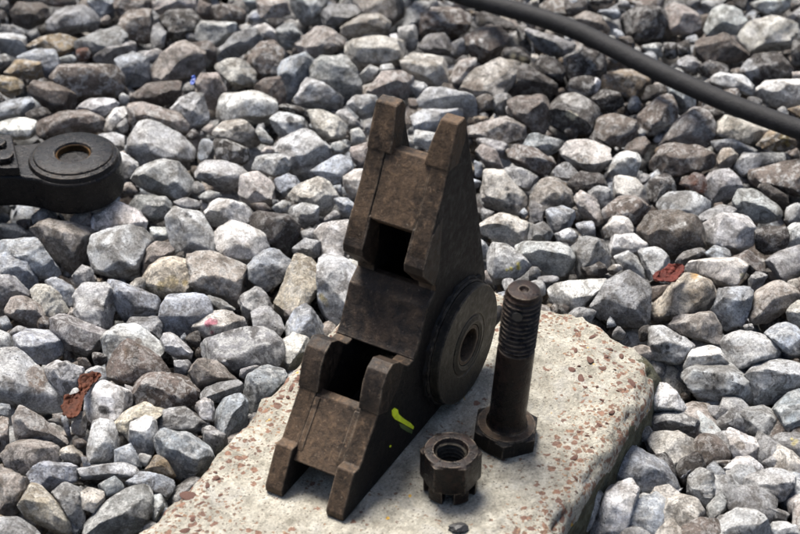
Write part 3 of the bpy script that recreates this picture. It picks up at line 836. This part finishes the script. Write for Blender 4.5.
b|50,300 80,280 180,285 230,320 225,365 180,385 110,375 60,330|two black streaks
g|30,270 60,250 100,260 105,275 50,295
l|-20,345 60,335 110,375 185,445 212,505 200,545 130,555 60,520 -20,500|a brown stain
l|140,390 190,375 260,380 290,410 280,450 250,500 215,500 170,430
l|290,420 330,393 365,400 380,440 340,445
w|295,485 340,450 430,460 455,500 450,550 410,590 320,600 295,560|a small dark smudge
l|355,300 410,248 480,250 550,320 550,350 450,300 400,345 375,400
n|375,400 400,350 450,300 530,335 605,410 580,425 500,430 470,460 400,440
g|430,245 460,225 550,220 560,260 555,310 520,290 480,255
l|555,280 600,278 665,340 665,370 620,370 575,340
n|455,500 480,450 530,420 640,420 680,475 675,525 650,540 560,525 465,545
g|605,375 660,370 665,410 640,430 610,420
g|680,320 720,295 840,262 900,265 985,310 960,385 860,398 800,410 740,370 685,375|white crystalline streaks
m|655,415 690,370 755,378 825,435 760,450 685,468
g|682,480 760,450 825,440 847,462 830,490 760,515 700,515
w|680,520 710,502 740,515 745,545 735,580 700,580
g|430,455 460,465 460,490 440,485
b|740,575 770,500 820,475 860,525 855,610 825,670 780,710 755,650
#B 190 253
g|175,150 210,115 250,130 290,180 290,210 240,200 200,230 180,200|a dark round blot
g|215,210 270,185 330,240 330,280 300,290 230,265
b|335,260 360,200 400,170 430,190 460,280 440,315 380,280 345,295
p|300,370 320,310 360,280 430,310 400,360 340,425 310,400
b|185,500 200,425 250,390 330,420 335,440 260,520 250,554 190,554
g|170,430 180,400 260,385 220,410 190,440
#D 570 253
g|85,180 130,100 200,60 240,75 275,130 270,265 180,250 110,225
w|-75,130 -45,108 70,93 120,88 125,110 60,170 30,205 -30,205
n|270,120 350,110 330,140 300,165 275,165
c|280,195 340,120 400,75 430,90 510,115 510,165 450,220 380,215 320,240 285,230|an orange spot
b|500,190 515,125 610,118 630,150 620,200 600,250 540,265 505,230
m|330,255 360,220 450,225 490,205 520,260 520,325 440,300 380,275
l|275,265 300,255 350,270 435,320 390,375 360,380 285,370|a row of black dots
m|625,200 660,120 710,97 790,145 790,170 730,200 690,240 635,240
p|750,210 780,170 830,165 830,250 780,260
b|670,270 710,250 760,250 820,270 820,350 760,360 720,330
l|530,310 560,275 600,262 680,290 720,350 710,375 640,390 590,410 540,360
w|395,390 430,330 480,318 520,335 550,380 540,395 440,390 400,420
l|395,430 430,390 560,400 650,455 650,490 600,545 530,540 450,510|clusters of black specks
l|605,410 690,375 780,385 850,420 840,480 700,520 650,530 650,460
p|245,430 280,390 340,385 400,430 420,490 420,520 380,510 340,455 280,445
w|240,480 275,447 335,455 400,535 410,565 300,550 250,525
g|340,380 390,375 395,420 360,400
l|600,250 630,245 640,265 610,270
b|705,535 745,495 830,465 850,630 740,625
g|620,95 650,60 690,80 660,120 620,150
#D 570 380
g|280,140 300,105 370,108 420,130 445,170 435,210 390,200 340,175 290,180
l|420,120 450,108 500,150 545,210 550,270 510,270 450,200
g|480,90 560,100 550,150 510,150 490,120
g|545,130 590,105 680,85 710,120 728,185 700,210 640,200 570,165
w|545,190 560,165 690,220 708,245 660,275 600,280 565,265 550,230
g|690,215 720,190 820,185 820,300 770,300 730,260|yellow lichen grains
p|270,210 300,185 370,175 430,210 440,260 440,290 380,335 330,290 280,250
b|130,290 145,240 200,230 240,240 340,290 378,360 360,385 270,395 230,370 140,345
l|185,215 215,205 240,240 210,245 185,235
w|65,534 90,470 130,380 160,335 210,340 235,390 225,430 190,480 180,560 110,590
g|20,460 60,390 95,375 115,400 95,460 60,520 25,520
b|205,480 240,430 290,395 335,400 320,480 330,554 220,560
p|320,440 340,395 400,388 440,410 460,450 450,500 400,540 330,554
l|410,340 440,300 490,330 505,375 470,440 440,400 400,380
b|465,310 500,285 540,330 550,385 500,390 500,340
w|540,310 570,275 640,275 680,310 600,350 580,365 545,345
l|595,360 630,330 700,310 780,320 785,370 760,410 700,430 620,400
g|540,400 600,400 700,440 750,465 740,485 680,485 580,430
g|475,440 520,385 550,430 540,450 500,480 480,500
l|450,560 520,480 580,450 650,460 690,510 690,570 500,580
l|685,500 730,490 800,510 820,550 720,570
m|750,415 800,395 830,460 790,490 760,460
g|660,290 700,265 750,290 750,305 700,305
n|490,280 560,280 565,300 540,310
l|235,400 260,390 285,405 240,425
b|380,340 430,300 400,340
d|415,100 470,90 480,115 430,110
l|780,320 820,320 820,400 785,370
l|540,430 590,430 570,450
#A 0 380
m|30,100 45,80 80,90 180,160 232,210 225,235 140,225 60,215 45,150
b|-20,80 30,90 40,130 20,140 -20,130
m|-20,135 28,140 30,220 0,290 -20,280
m|10,265 40,230 90,220 190,235 208,260 195,300 110,320 60,330 25,300
p|210,240 240,227 285,260 290,290 250,290 210,270
m|245,155 290,105 300,150 295,210 250,180
l|300,270 320,150 350,135 400,140 412,230 390,260 395,295 310,300
c|405,150 440,110 500,80 590,95 530,120 480,140 450,215 420,215
w|450,210 455,150 500,130 540,140 545,185 530,260 480,250 455,220
g|535,150 560,110 640,95 720,155 700,180 640,175 545,185
b|535,200 560,180 640,185 740,255 745,275 700,320 640,350 610,330 550,260
g|700,170 730,160 780,190 775,235 750,262 710,220
b|395,290 400,230 450,222 485,280 490,305 460,300
o|500,315 540,262 570,275 610,340 560,335
b|95,320 140,290 220,285 260,300 260,345 230,365 160,385 110,360
l|260,310 400,290 450,290 480,310 450,340 380,330 340,345 270,345
m|-20,335 50,330 90,340 108,365 70,440 40,475 -20,470
c|70,440 100,385 150,380 200,430 245,510 230,530 170,520 90,480|a greenish brown tinge
g|180,385 230,365 280,370 290,440 290,520 250,500 210,430
p|275,400 300,375 360,385 370,410 330,460 290,440
b|350,360 400,335 430,360 425,385 370,405
g|295,500 320,460 380,420 450,375 500,370 525,400 520,470 490,520 400,554 300,550|sparkling white grains
l|520,400 560,395 572,440 540,490 520,470
b|440,360 490,320 610,350 600,380 570,410 480,370
g|580,430 600,390 690,330 700,345 640,400 640,440 600,455
g|-20,480 60,480 150,534 150,570 -20,580
b|280,265 300,270 320,300 290,300
b|205,110 235,130 250,220 230,190
g|160,140 200,130 210,160
g|480,255 530,265 510,300 490,290
l|430,20 470,30 460,55
"""
def hull(P):
    P = sorted(map(tuple, P)); 
    def half(P):
        H = []
        for p in P:
            while len(H) > 1 and (H[-1][0]-H[-2][0])*(p[1]-H[-2][1])-(H[-1][1]-H[-2][1])*(p[0]-H[-2][0]) <= 0: H.pop()
            H.append(p)
        return H[:-1]
    return np.array(half(P)+half(P[::-1]))
def area_c(P):
    x, y = P.T; x2, y2 = np.roll(x, -1), np.roll(y, -1); cr = x*y2-x2*y; A = cr.sum()/2
    return abs(A), np.array([((x+x2)*cr).sum(), ((y+y2)*cr).sum()])/(6*A)
stones = []; X0 = Y0 = 0
for ln in DATA.strip().splitlines():
    if ln[0] == '#': X0, Y0 = map(int, ln[2:].split()); continue
    f = ln.split('|'); P = np.array([[float(a) for a in q.split(',')] for q in f[1].split()])/3.468+[X0, Y0]
    H = hull(P); A, c = area_c(H)
    stones.append(dict(t=f[0], H=H, A=A, c=c, feat=f[2] if len(f) > 2 else ''))
ICO = {}
for lv in (3, 4, 5):
    b = bmesh.new(); bmesh.ops.create_icosphere(b, subdivisions=lv, radius=1); b.verts.ensure_lookup_table()
    ICO[lv] = (np.array([v.co[:] for v in b.verts]), [tuple(v.index for v in f.verts) for f in b.faces]); b.free()
ICO2 = None
b = bmesh.new(); bmesh.ops.create_icosphere(b, subdivisions=2, radius=1); ICO[2] = (np.array([v.co[:] for v in b.verts]), [tuple(v.index for v in f.verts) for f in b.faces]); b.free()
def gravel_z(p):
    ww, uu = block_side(p); s = min(max((ww-.24)/.06, 0), 1)*min(max((.10-uu)/.10, 0), 1)
    near = min(max(1-max(BLK_L-ww, uu-BLK_END, 0)/.045, 0), 1) if ww < BLK_R else 0
    return -.026-.030*s-.022*near
def planes_to_stone(N, O, dirs, k=14):
    q = np.clip(dirs@N.T, 0, None)/O; return (q**k).sum(1)**(-1/k)
def stone_shape(st, lv, seed):
    """stone whose outline seen from the front follows the measured outline; depth, facets and back are its own"""
    r = np.random.default_rng(seed); c = st['c']; zc = gravel_z(on_z(c[0], c[1], -.03)); P0 = on_z(c[0], c[1], zc+r.uniform(-.004, .004))
    v = P0-CAM; dist = np.linalg.norm(v); v = -v/dist; rr = np.cross(UP, v); rr /= np.linalg.norm(rr); uu = np.cross(v, rr)
    Q = np.array([on_plane(x, y, P0, v)-P0 for x, y in st['H']]); q2 = np.stack([Q@rr, Q@uu], 1)*1.11
    size = math.sqrt(area_c(q2)[0]); n = len(q2); N = []; O = []
    for i in range(n):
        a, bq = q2[i], q2[(i+1) % n]; e = bq-a; L = np.hypot(*e)
        if L < 1e-5: continue
        nn = np.array([e[1], -e[0]])/L; d = nn@a
        if d < 0: nn, d = -nn, -d
        al1 = r.uniform(-16, 20)
        for sg, lo, hi in (((1, al1, al1),) if r.random() < .55 else ((1, 10, 52), (-1, 5, 25))):
            al = math.radians(r.uniform(lo, hi)); N.append(nn[0]*rr*math.cos(al)+nn[1]*uu*math.cos(al)+sg*v*math.sin(al)); O.append(max(d, .1*size)*math.cos(al)*1.01)
    T = size*r.uniform(.36, .52); up = np.array([0, 0, 1.0])
    cand = [(up+r.normal(size=3)*.22, T*r.uniform(.95, 1.15)), (v+r.normal(size=3)*.30, T*r.uniform(.9, 1.1))]
    for _ in range(r.integers(1, 4)): cand.append((v+r.normal(size=3)*.8, T*r.uniform(.95, 1.25)))
    for _ in range(4): cand.append((-v+r.normal(size=3)*.5, T*r.uniform(1.0, 1.3)))
    for m, o in cand:
        m = m/np.linalg.norm(m); need = (np.outer(q2[:, 0], rr)+np.outer(q2[:, 1], uu))@m
        N.append(m); O.append(max(o, need.max()*.93))
    d = ICO[lv][0]
    for _ in range(6):       # knock off corners, leaving small crisp facets
        rad = planes_to_stone(np.array(N), np.array(O), ICO[3][0], 60); Pc = ICO[3][0]*rad[:, None]
        m = r.normal(size=3)+v*.8+up*.4; m /= np.linalg.norm(m); N.append(m); O.append((Pc@m).max()*r.uniform(.80, .95))
    N = np.array(N); O = np.array(O)
    rad = planes_to_stone(N, O, d, r.choice([50, 80, 120])); P = d*rad[:, None]
    S = P/size+seed*1.37
    rg = r.uniform(.6, 1.6)
    disp = .030*bumpy(S, 4.0, seed)+rg*(.022*bumpy(S, 9, seed+3)-.030*np.abs(waves(S, 7, seed+4))+.016*np.abs(bumpy(S, 15, seed+6))+.012*bumpy(S, 26, seed+5))-.06*np.clip(bumpy(S, 5.5, seed+8)-.8, 0, 1)
    disp = disp+.022*np.tanh(7*waves(S, 3.4, seed+21, 5))+.012*np.tanh(9*waves(S, 7.5, seed+22, 5))
    P = P*(1+disp[:, None]*.85)
    return P0, P, size
def set_tone(me, col, seed, n, extra=None):
    a = me.color_attributes.new('tone', 'FLOAT_COLOR', 'POINT'); A = np.empty((n, 4), np.float32); A[:, :3] = col; A[:, 3] = seed
    if extra is not None: A[:, :3] = extra
    a.data.foreach_set('color', A.ravel())
# coloured marks (photo px, radius px, colour): stains, lichen, paint, dark specks, pale sides and painted-in shade of pits that belong to single stones
MARKS = []
def mk(X0, Y0, lst, col):
    for x, y, r in lst: MARKS.append((X0+x/3.468, Y0+y/3.468, r/3.468, col))
K, YL, RD, BR, WH = (.02, .018, .018), (.50, .38, .06), (.42, .14, .18), (.17, .12, .085), (.72, .70, .66)
mk(190, 0, [(348, 412, 14), (350, 425, 9), (160, 445, 8)], K)
mk(570, 253, [(305, 285, 6), (318, 323, 6), (338, 328, 7), (336, 347, 6), (312, 345, 4), (385, 297, 4), (372, 290, 4), (495, 425, 9), (510, 440, 8), (500, 470, 7), (560, 430, 7), (470, 460, 5), (585, 430, 5), (540, 480, 5), (160, 130, 5), (205, 180, 6), (600, 150, 5), (428, 368, 8), (740, 420, 4), (690, 460, 4)], K)
mk(570, 253, [(430, 78, 13)], (.50, .27, .05)); mk(570, 253, [(600, 78, 12), (605, 95, 9)], (.62, .55, .35))
mk(380, 127, [(440, 215, 8), (445, 235, 9), (450, 255, 8), (460, 275, 8), (440, 275, 6), (462, 355, 4), (455, 330, 3)], K)
mk(380, 127, [(480, 475, 9), (482, 490, 8), (455, 492, 9), (440, 495, 5)], (.75, .62, .10))
mk(0, 253, [(730, 240, 12), (745, 238, 9), (735, 275, 8), (720, 245, 8)], RD)
mk(0, 253, [(152, 310, 6), (154, 325, 6), (208, 388, 13), (222, 386, 10), (470, 370, 7), (400, 275, 6), (130, 300, 4)], K)
mk(0, 253, [(480, 310, 14), (440, 350, 20), (125, 430, 32), (130, 455, 24)], BR)
mk(0, 380, [(355, 100, 15), (365, 105, 12), (690, 155, 11), (690, 190, 12), (705, 160, 8)], K)
mk(190, 253, [(222, 155, 22), (205, 160, 14)], (.10, .10, .10)); mk(190, 253, [(455, 150, 9), (465, 165, 10), (475, 180, 8)], (.62, .52, .28))
mk(0, 253, [(600, 95, 20), (560, 110, 14), (640, 105, 12)], (.55, .43, .22))
mk(570, 127, [(618, 125, 8), (745, 45, 14), (755, 60, 10)], K); mk(570, 127, [(745, 45, 14), (755, 60, 10)], (.36, .27, .08))
mk(570, 127, [(355, 350, 7), (368, 345, 7), (382, 340, 7), (395, 335, 6)], WH); mk(570, 127, [(510, 185, 3), (525, 190, 3), (520, 200, 3)], K)
mk(380, 0, [(460, 195, 10), (495, 205, 11), (485, 195, 8)], (.62, .56, .40)); mk(380, 0, [(655, 395, 11), (668, 408, 8), (680, 400, 6)], (.55, .50, .36))
mk(380, 0, [(680, 340, 36), (710, 355, 22), (650, 335, 18)], (.45, .43, .40)); mk(380, 0, [(320, 145, 12), (350, 140, 9)], WH); mk(380, 0, [(330, 295, 22), (300, 300, 18)], (.25, .20, .16))
mk(570, 0, [(620, 225, 22), (625, 250, 22), (620, 275, 18)], (.44, .45, .46)); mk(570, 0, [(300, 460, 20), (330, 435, 24), (350, 410, 14)], (.60, .58, .54))
mk(570, 0, [(735, 135, 26), (620, 110, 22), (650, 80, 16)], (.62, .60, .56)); mk(570, 0, [(575, 425, 26), (600, 430, 24), (540, 420, 18)], (.60, .57, .50))
mk(190, 127, [(440, 216, 4), (418, 217, 4), (430, 205, 3)], K); mk(0, 127, [(648, 305, 7), (662, 310, 6)], K)
mk(570, 380, [(770, 205, 6), (785, 212, 6), (775, 222, 5)], (.55, .48, .22)); mk(570, 380, [(590, 225, 16)], (.40, .33, .26))
MK = np.array([m[:3] for m in MARKS])
order = sorted(range(len(stones)), key=lambda i: -stones[i]['A']); keep = set(order[:300])
# ----- labels: look first, then what is near -----
LM = {'the bracket': (400, 290, 95), 'the forged link': (60, 170, 65), 'the bolt': (512, 370, 50), 'the black cable': (620, 60, 0), 'the brown dead leaf': (80, 392, 22),
      'the red dead leaf': (668, 275, 20), "the block's far corner": (636, 340, 20)}
def cable_y(x): return np.interp(x, [p[0] for p in cpts], [p[1] for p in cpts])
DIRS = ['right of', 'below and right of', 'below', 'below and left of', 'left of', 'above and left of', 'above', 'above and right of']
def direction(a, b):   # where a lies seen from b
    d = a-b; return DIRS[int(round(math.degrees(math.atan2(d[1], d[0]))/45)) % 8]
def look(s):
    H = s['H']; e = H-s['c']; cov = e.T@e; wv = np.linalg.eigvalsh(cov); asp = math.sqrt(wv[1]/max(wv[0], 1e-6))
    size = 'large ' if s['A'] > 1500 else 'small ' if s['A'] < 330 else ''
    shp = 'long ' if asp > 2.0 else 'rounded ' if asp < 1.25 and len(H) > 6 else 'angular ' if len(H) < 6 else ''
    return size+WORD[s['t']]+' '+shp+'stone'
for s in stones: s['look'] = look(s)
def place(s):
    c = s['c']; cy = cable_y(c[0])
    best = None
    for k, (x, y, r) in LM.items():
        if k == 'the black cable':
            if c[0] < 440: continue
            d = abs(c[1]-cy); cand = (d, ('above ' if c[1] < cy else 'below ')+k)
        else:
            d = max(np.hypot(c[0]-x, c[1]-y)-r, 0); cand = (d, direction(c, np.array([x, y]))+' '+k)
        if best is None or cand[0] < best[0]: best = cand
    dist = best[0]; edge = min((c[1], 'at the top edge'), (534-c[1], 'at the bottom edge'), (c[0], 'at the left edge'), (800-c[0], 'at the right edge'))
    if edge[0] < 18: return edge[1]+', '+best[1]
    return ('just ' if dist < 30 else '' if dist < 120 else 'well ')+best[1]
C2 = np.array([s['c'] for s in stones]); used = {}
for i in order[:300]:
    s = stones[i]; base = s['look']+(' with '+s['feat'] if s['feat'] else ''); d = np.hypot(*(C2-s['c']).T); nb = [j for j in np.argsort(d)[1:7] if j in keep]
    pl = place(s); cands = [base+' '+pl]
    if s['feat']: cands = [base, base+' '+pl]
    for j in nb: cands.append(s['look']+' '+pl+', '+direction(s['c'], stones[j]['c'])+' a '+stones[j]['look'])
    for j in nb:
        if stones[j]['feat']: cands.insert(1, s['look']+' '+direction(s['c'], stones[j]['c'])+' the stone with '+stones[j]['feat'])
    for j in nb:
        for k in nb:
            if k != j: cands.append(s['look']+' between a '+stones[j]['look'].replace(' stone', '')+' and a '+stones[k]['look']+' '+pl.replace('well ', ''))
    s['cands'] = [c for c in cands if len(c.split()) <= 16]
cnt = {}
for i in order[:300]:
    for c in set(stones[i]['cands']): cnt[c] = cnt.get(c, 0)+1
for i in order[:300]:
    s = stones[i]; ok = [c for c in s['cands'] if cnt[c] == 1 and c not in used] or [c for c in s['cands'] if c not in used] or s['cands']
    s['label'] = ok[0].replace(' a ochre', ' an ochre'); used[s['label']] = i
small_V, small_F, small_C = [], [], []; off = 0
cover = np.zeros((534, 800), bool); yy, xx = np.mgrid[0:534, 0:800]
for i, s in enumerate(stones):
    ind = i in keep; lv = 5 if s['A'] > 500 else 4
    P0, P, size = stone_shape(s, lv if ind else 3, 100+i)
    r = np.random.default_rng(900+i); col = np.array(TONE[s['t']])*r.uniform(.88, 1.12)*(1+r.normal(size=3)*.012)
    cols = np.repeat(col[None], len(P), 0); Wp = P+P0; px = proj(Wp); vdir = CAM-P0; front = P@vdir > -.1*size*np.linalg.norm(vdir)
    near = np.hypot(MK[:, 0]-s['c'][0], MK[:, 1]-s['c'][1]) < math.sqrt(s['A'])*1.1
    for j in np.nonzero(near)[0]:
        x, y, rad, mc = MARKS[j]; rr_ = rad*(1+.35*waves(P, 180, j)); dd = np.hypot(px[:, 0]-x, px[:, 1]-y)
        k = np.clip((rr_-dd)/1.2+.5, 0, 1)*front*(.9 if rad < 5 else .75); cols = cols*(1-k[:, None])+np.array(mc)*k[:, None]
    # coverage for filling the gaps
    H = s['H']; m = np.ones(cover.shape, bool); n = len(H); sg = np.sign((H[1, 0]-H[0, 0])*(s['c'][1]-H[0, 1])-(H[1, 1]-H[0, 1])*(s['c'][0]-H[0, 0]))
    for a, bq in zip(H, np.roll(H, -1, 0)): m &= sg*((bq[0]-a[0])*(yy-a[1])-(bq[1]-a[1])*(xx-a[0])) >= 0
    cover |= m
    if ind:
        me = mesh_from('ballast_stone', P, ICO[lv][1]); me.set_sharp_from_angle(angle=.42); set_tone(me, col, i*.0137 % 1, len(P), cols)
        o = link('ballast_stone', me, M_STONE, None, P0); tag(o, s['label'], 'stone', 'ballast stones lying around the concrete block')
    else:
        small_V.append(Wp); small_F += [tuple(a+off for a in f) for f in ICO[3][1]]; off += len(P); small_C.append(np.concatenate([cols, np.full((len(P), 1), r.random())], 1))
# ----- gap fillers, a second layer underneath and the ballast beyond the frame: one mass -----
def occupied(x, y):
    return False
fl = []; protos = []
for k in range(24):
    r = np.random.default_rng(5000+k); N = r.normal(size=(13, 3)); N /= np.linalg.norm(N, axis=1)[:, None]; O = r.uniform(.62, 1.0, 13); sc = r.uniform(.7, 1.25, 3); N = np.concatenate([N, np.eye(3), -np.eye(3)]); O = np.concatenate([O, sc*.95, sc*.95])
    shp = []
    for lv in (2, 3):
        d = ICO[lv][0]; P = d*planes_to_stone(N, O, d, 14)[:, None]; P = P*(1+.04*bumpy(P, 4, k)+.02*bumpy(P, 9, k+50))[:, None]; shp.append(P)
    protos.append(shp)
def add_fill(p, rad, lv, dark=1.0):
    global off
    r = RNG; P = protos[r.integers(24)][lv-2]; a = r.normal(size=(3, 3)); q, _ = np.linalg.qr(a); P = (P@q)*rad+p
    small_V.append(P); small_F.extend([tuple(i+off for i in f) for f in ICO[lv][1]]); off += len(P)
    t = TONE[r.choice(list('pllbbggmnnd'))]; small_C.append(np.repeat(np.array([[*(np.array(t)*r.uniform(.85, 1.1)*dark), r.random()]]), len(P), 0))
def in_block(p, pad=0): 
    ww, uu = block_side(p); return BLK_L-pad < ww < BLK_R+pad and BLK_END-BLK_LEN-pad < uu < BLK_END+pad
# a coarse distance-to-cover test inside the frame
free = ~cover; cand = [(x, y) for x in range(4, 798, 5) for y in range(4, 532, 5) if free[y, x]]
RNG.shuffle(cand)
for x, y in cand:
    p = on_z(x, y, -.035)
    if in_block(p, .004) or (x < 118 and 135 < y < 222): continue
    rr = 0
    for rad in (5, 7, 9, 12, 15, 19):
        sl = free[max(y-rad, 0):y+rad+1, max(x-rad, 0):x+rad+1]
        if sl.mean() > .80: rr = rad
        else: break
    if rr < 7: continue
    z = gravel_z(p)-.004; p = on_z(x, y, z); add_fill(p, rr*.00105, 3)
    free[max(y-rr, 0):y+rr+1, max(x-rr, 0):x+rr+1] = False
for layer, zz in ((0, -.028), (1, -.066), (2, -.100)):
    st = .036
    for gy_ in np.arange(-1.05, 2.6, st):
        for gx_ in np.arange(-1.25, 1.25, st):
            p = np.array([gx_+RNG.uniform(-.4, .4)*st, gy_+RNG.uniform(-.4, .4)*st, zz+RNG.uniform(-.008, .008)])
            if layer == 2 and (abs(gx_) > .75 or gy_ > 1.0): continue
            if abs(gx_) > .45+.32*(gy_+1.4): continue
            x, y = proj(p)[0]; inside = -14 < x < 814 and -14 < y < 548
            if layer == 0 and inside: continue
            if layer and not (-150 < x < 950 and -150 < y < 680): continue
            if in_block(p, .016): continue
            rad = RNG.uniform(.017, .025)
            if layer == 0: p[2] = gravel_z(p)+RNG.uniform(-.006, .006)
            add_fill(p, rad, 2)
b = bmesh.new(); bmesh.ops.create_icosphere(b, subdivisions=1, radius=1); ICO[1] = (np.array([v.co[:] for v in b.verts]), [tuple(v.index for v in f.verts) for f in b.faces]); b.free()
for _ in range(2400):
    x, y = RNG.uniform(-10, 810), RNG.uniform(-10, 544); zg = gravel_z(on_z(x, y, -.03)); p = on_z(x, y, zg-RNG.uniform(.010, .034))
    if in_block(p, .004): continue
    P = ICO[1][0]*RNG.uniform(.6, 1.3, (len(ICO[1][0]), 1)); q, _q = np.linalg.qr(RNG.normal(size=(3, 3))); P = (P*RNG.uniform(.6, 1.3, 3))@q*RNG.uniform(.003, .0085)+p
    small_V.append(P); small_F.extend([tuple(i+off for i in f) for f in ICO[1][1]]); off += len(P)
    t = TONE[RNG.choice(list('lbgmnntd'))]; small_C.append(np.repeat(np.array([[*t, RNG.random()]]), len(P), 0))
me = mesh_from('ballast', np.concatenate(small_V), small_F); A = np.concatenate(small_C).astype(np.float32)
a = me.color_attributes.new('tone', 'FLOAT_COLOR', 'POINT'); a.data.foreach_set('color', A.ravel())
tag(link('ballast', me, M_STONE), 'smaller grey and brown ballast stones filling the gaps and running on beyond', kind='stuff')
print('LABELS dup', 300-len(used), 'fill verts', off)
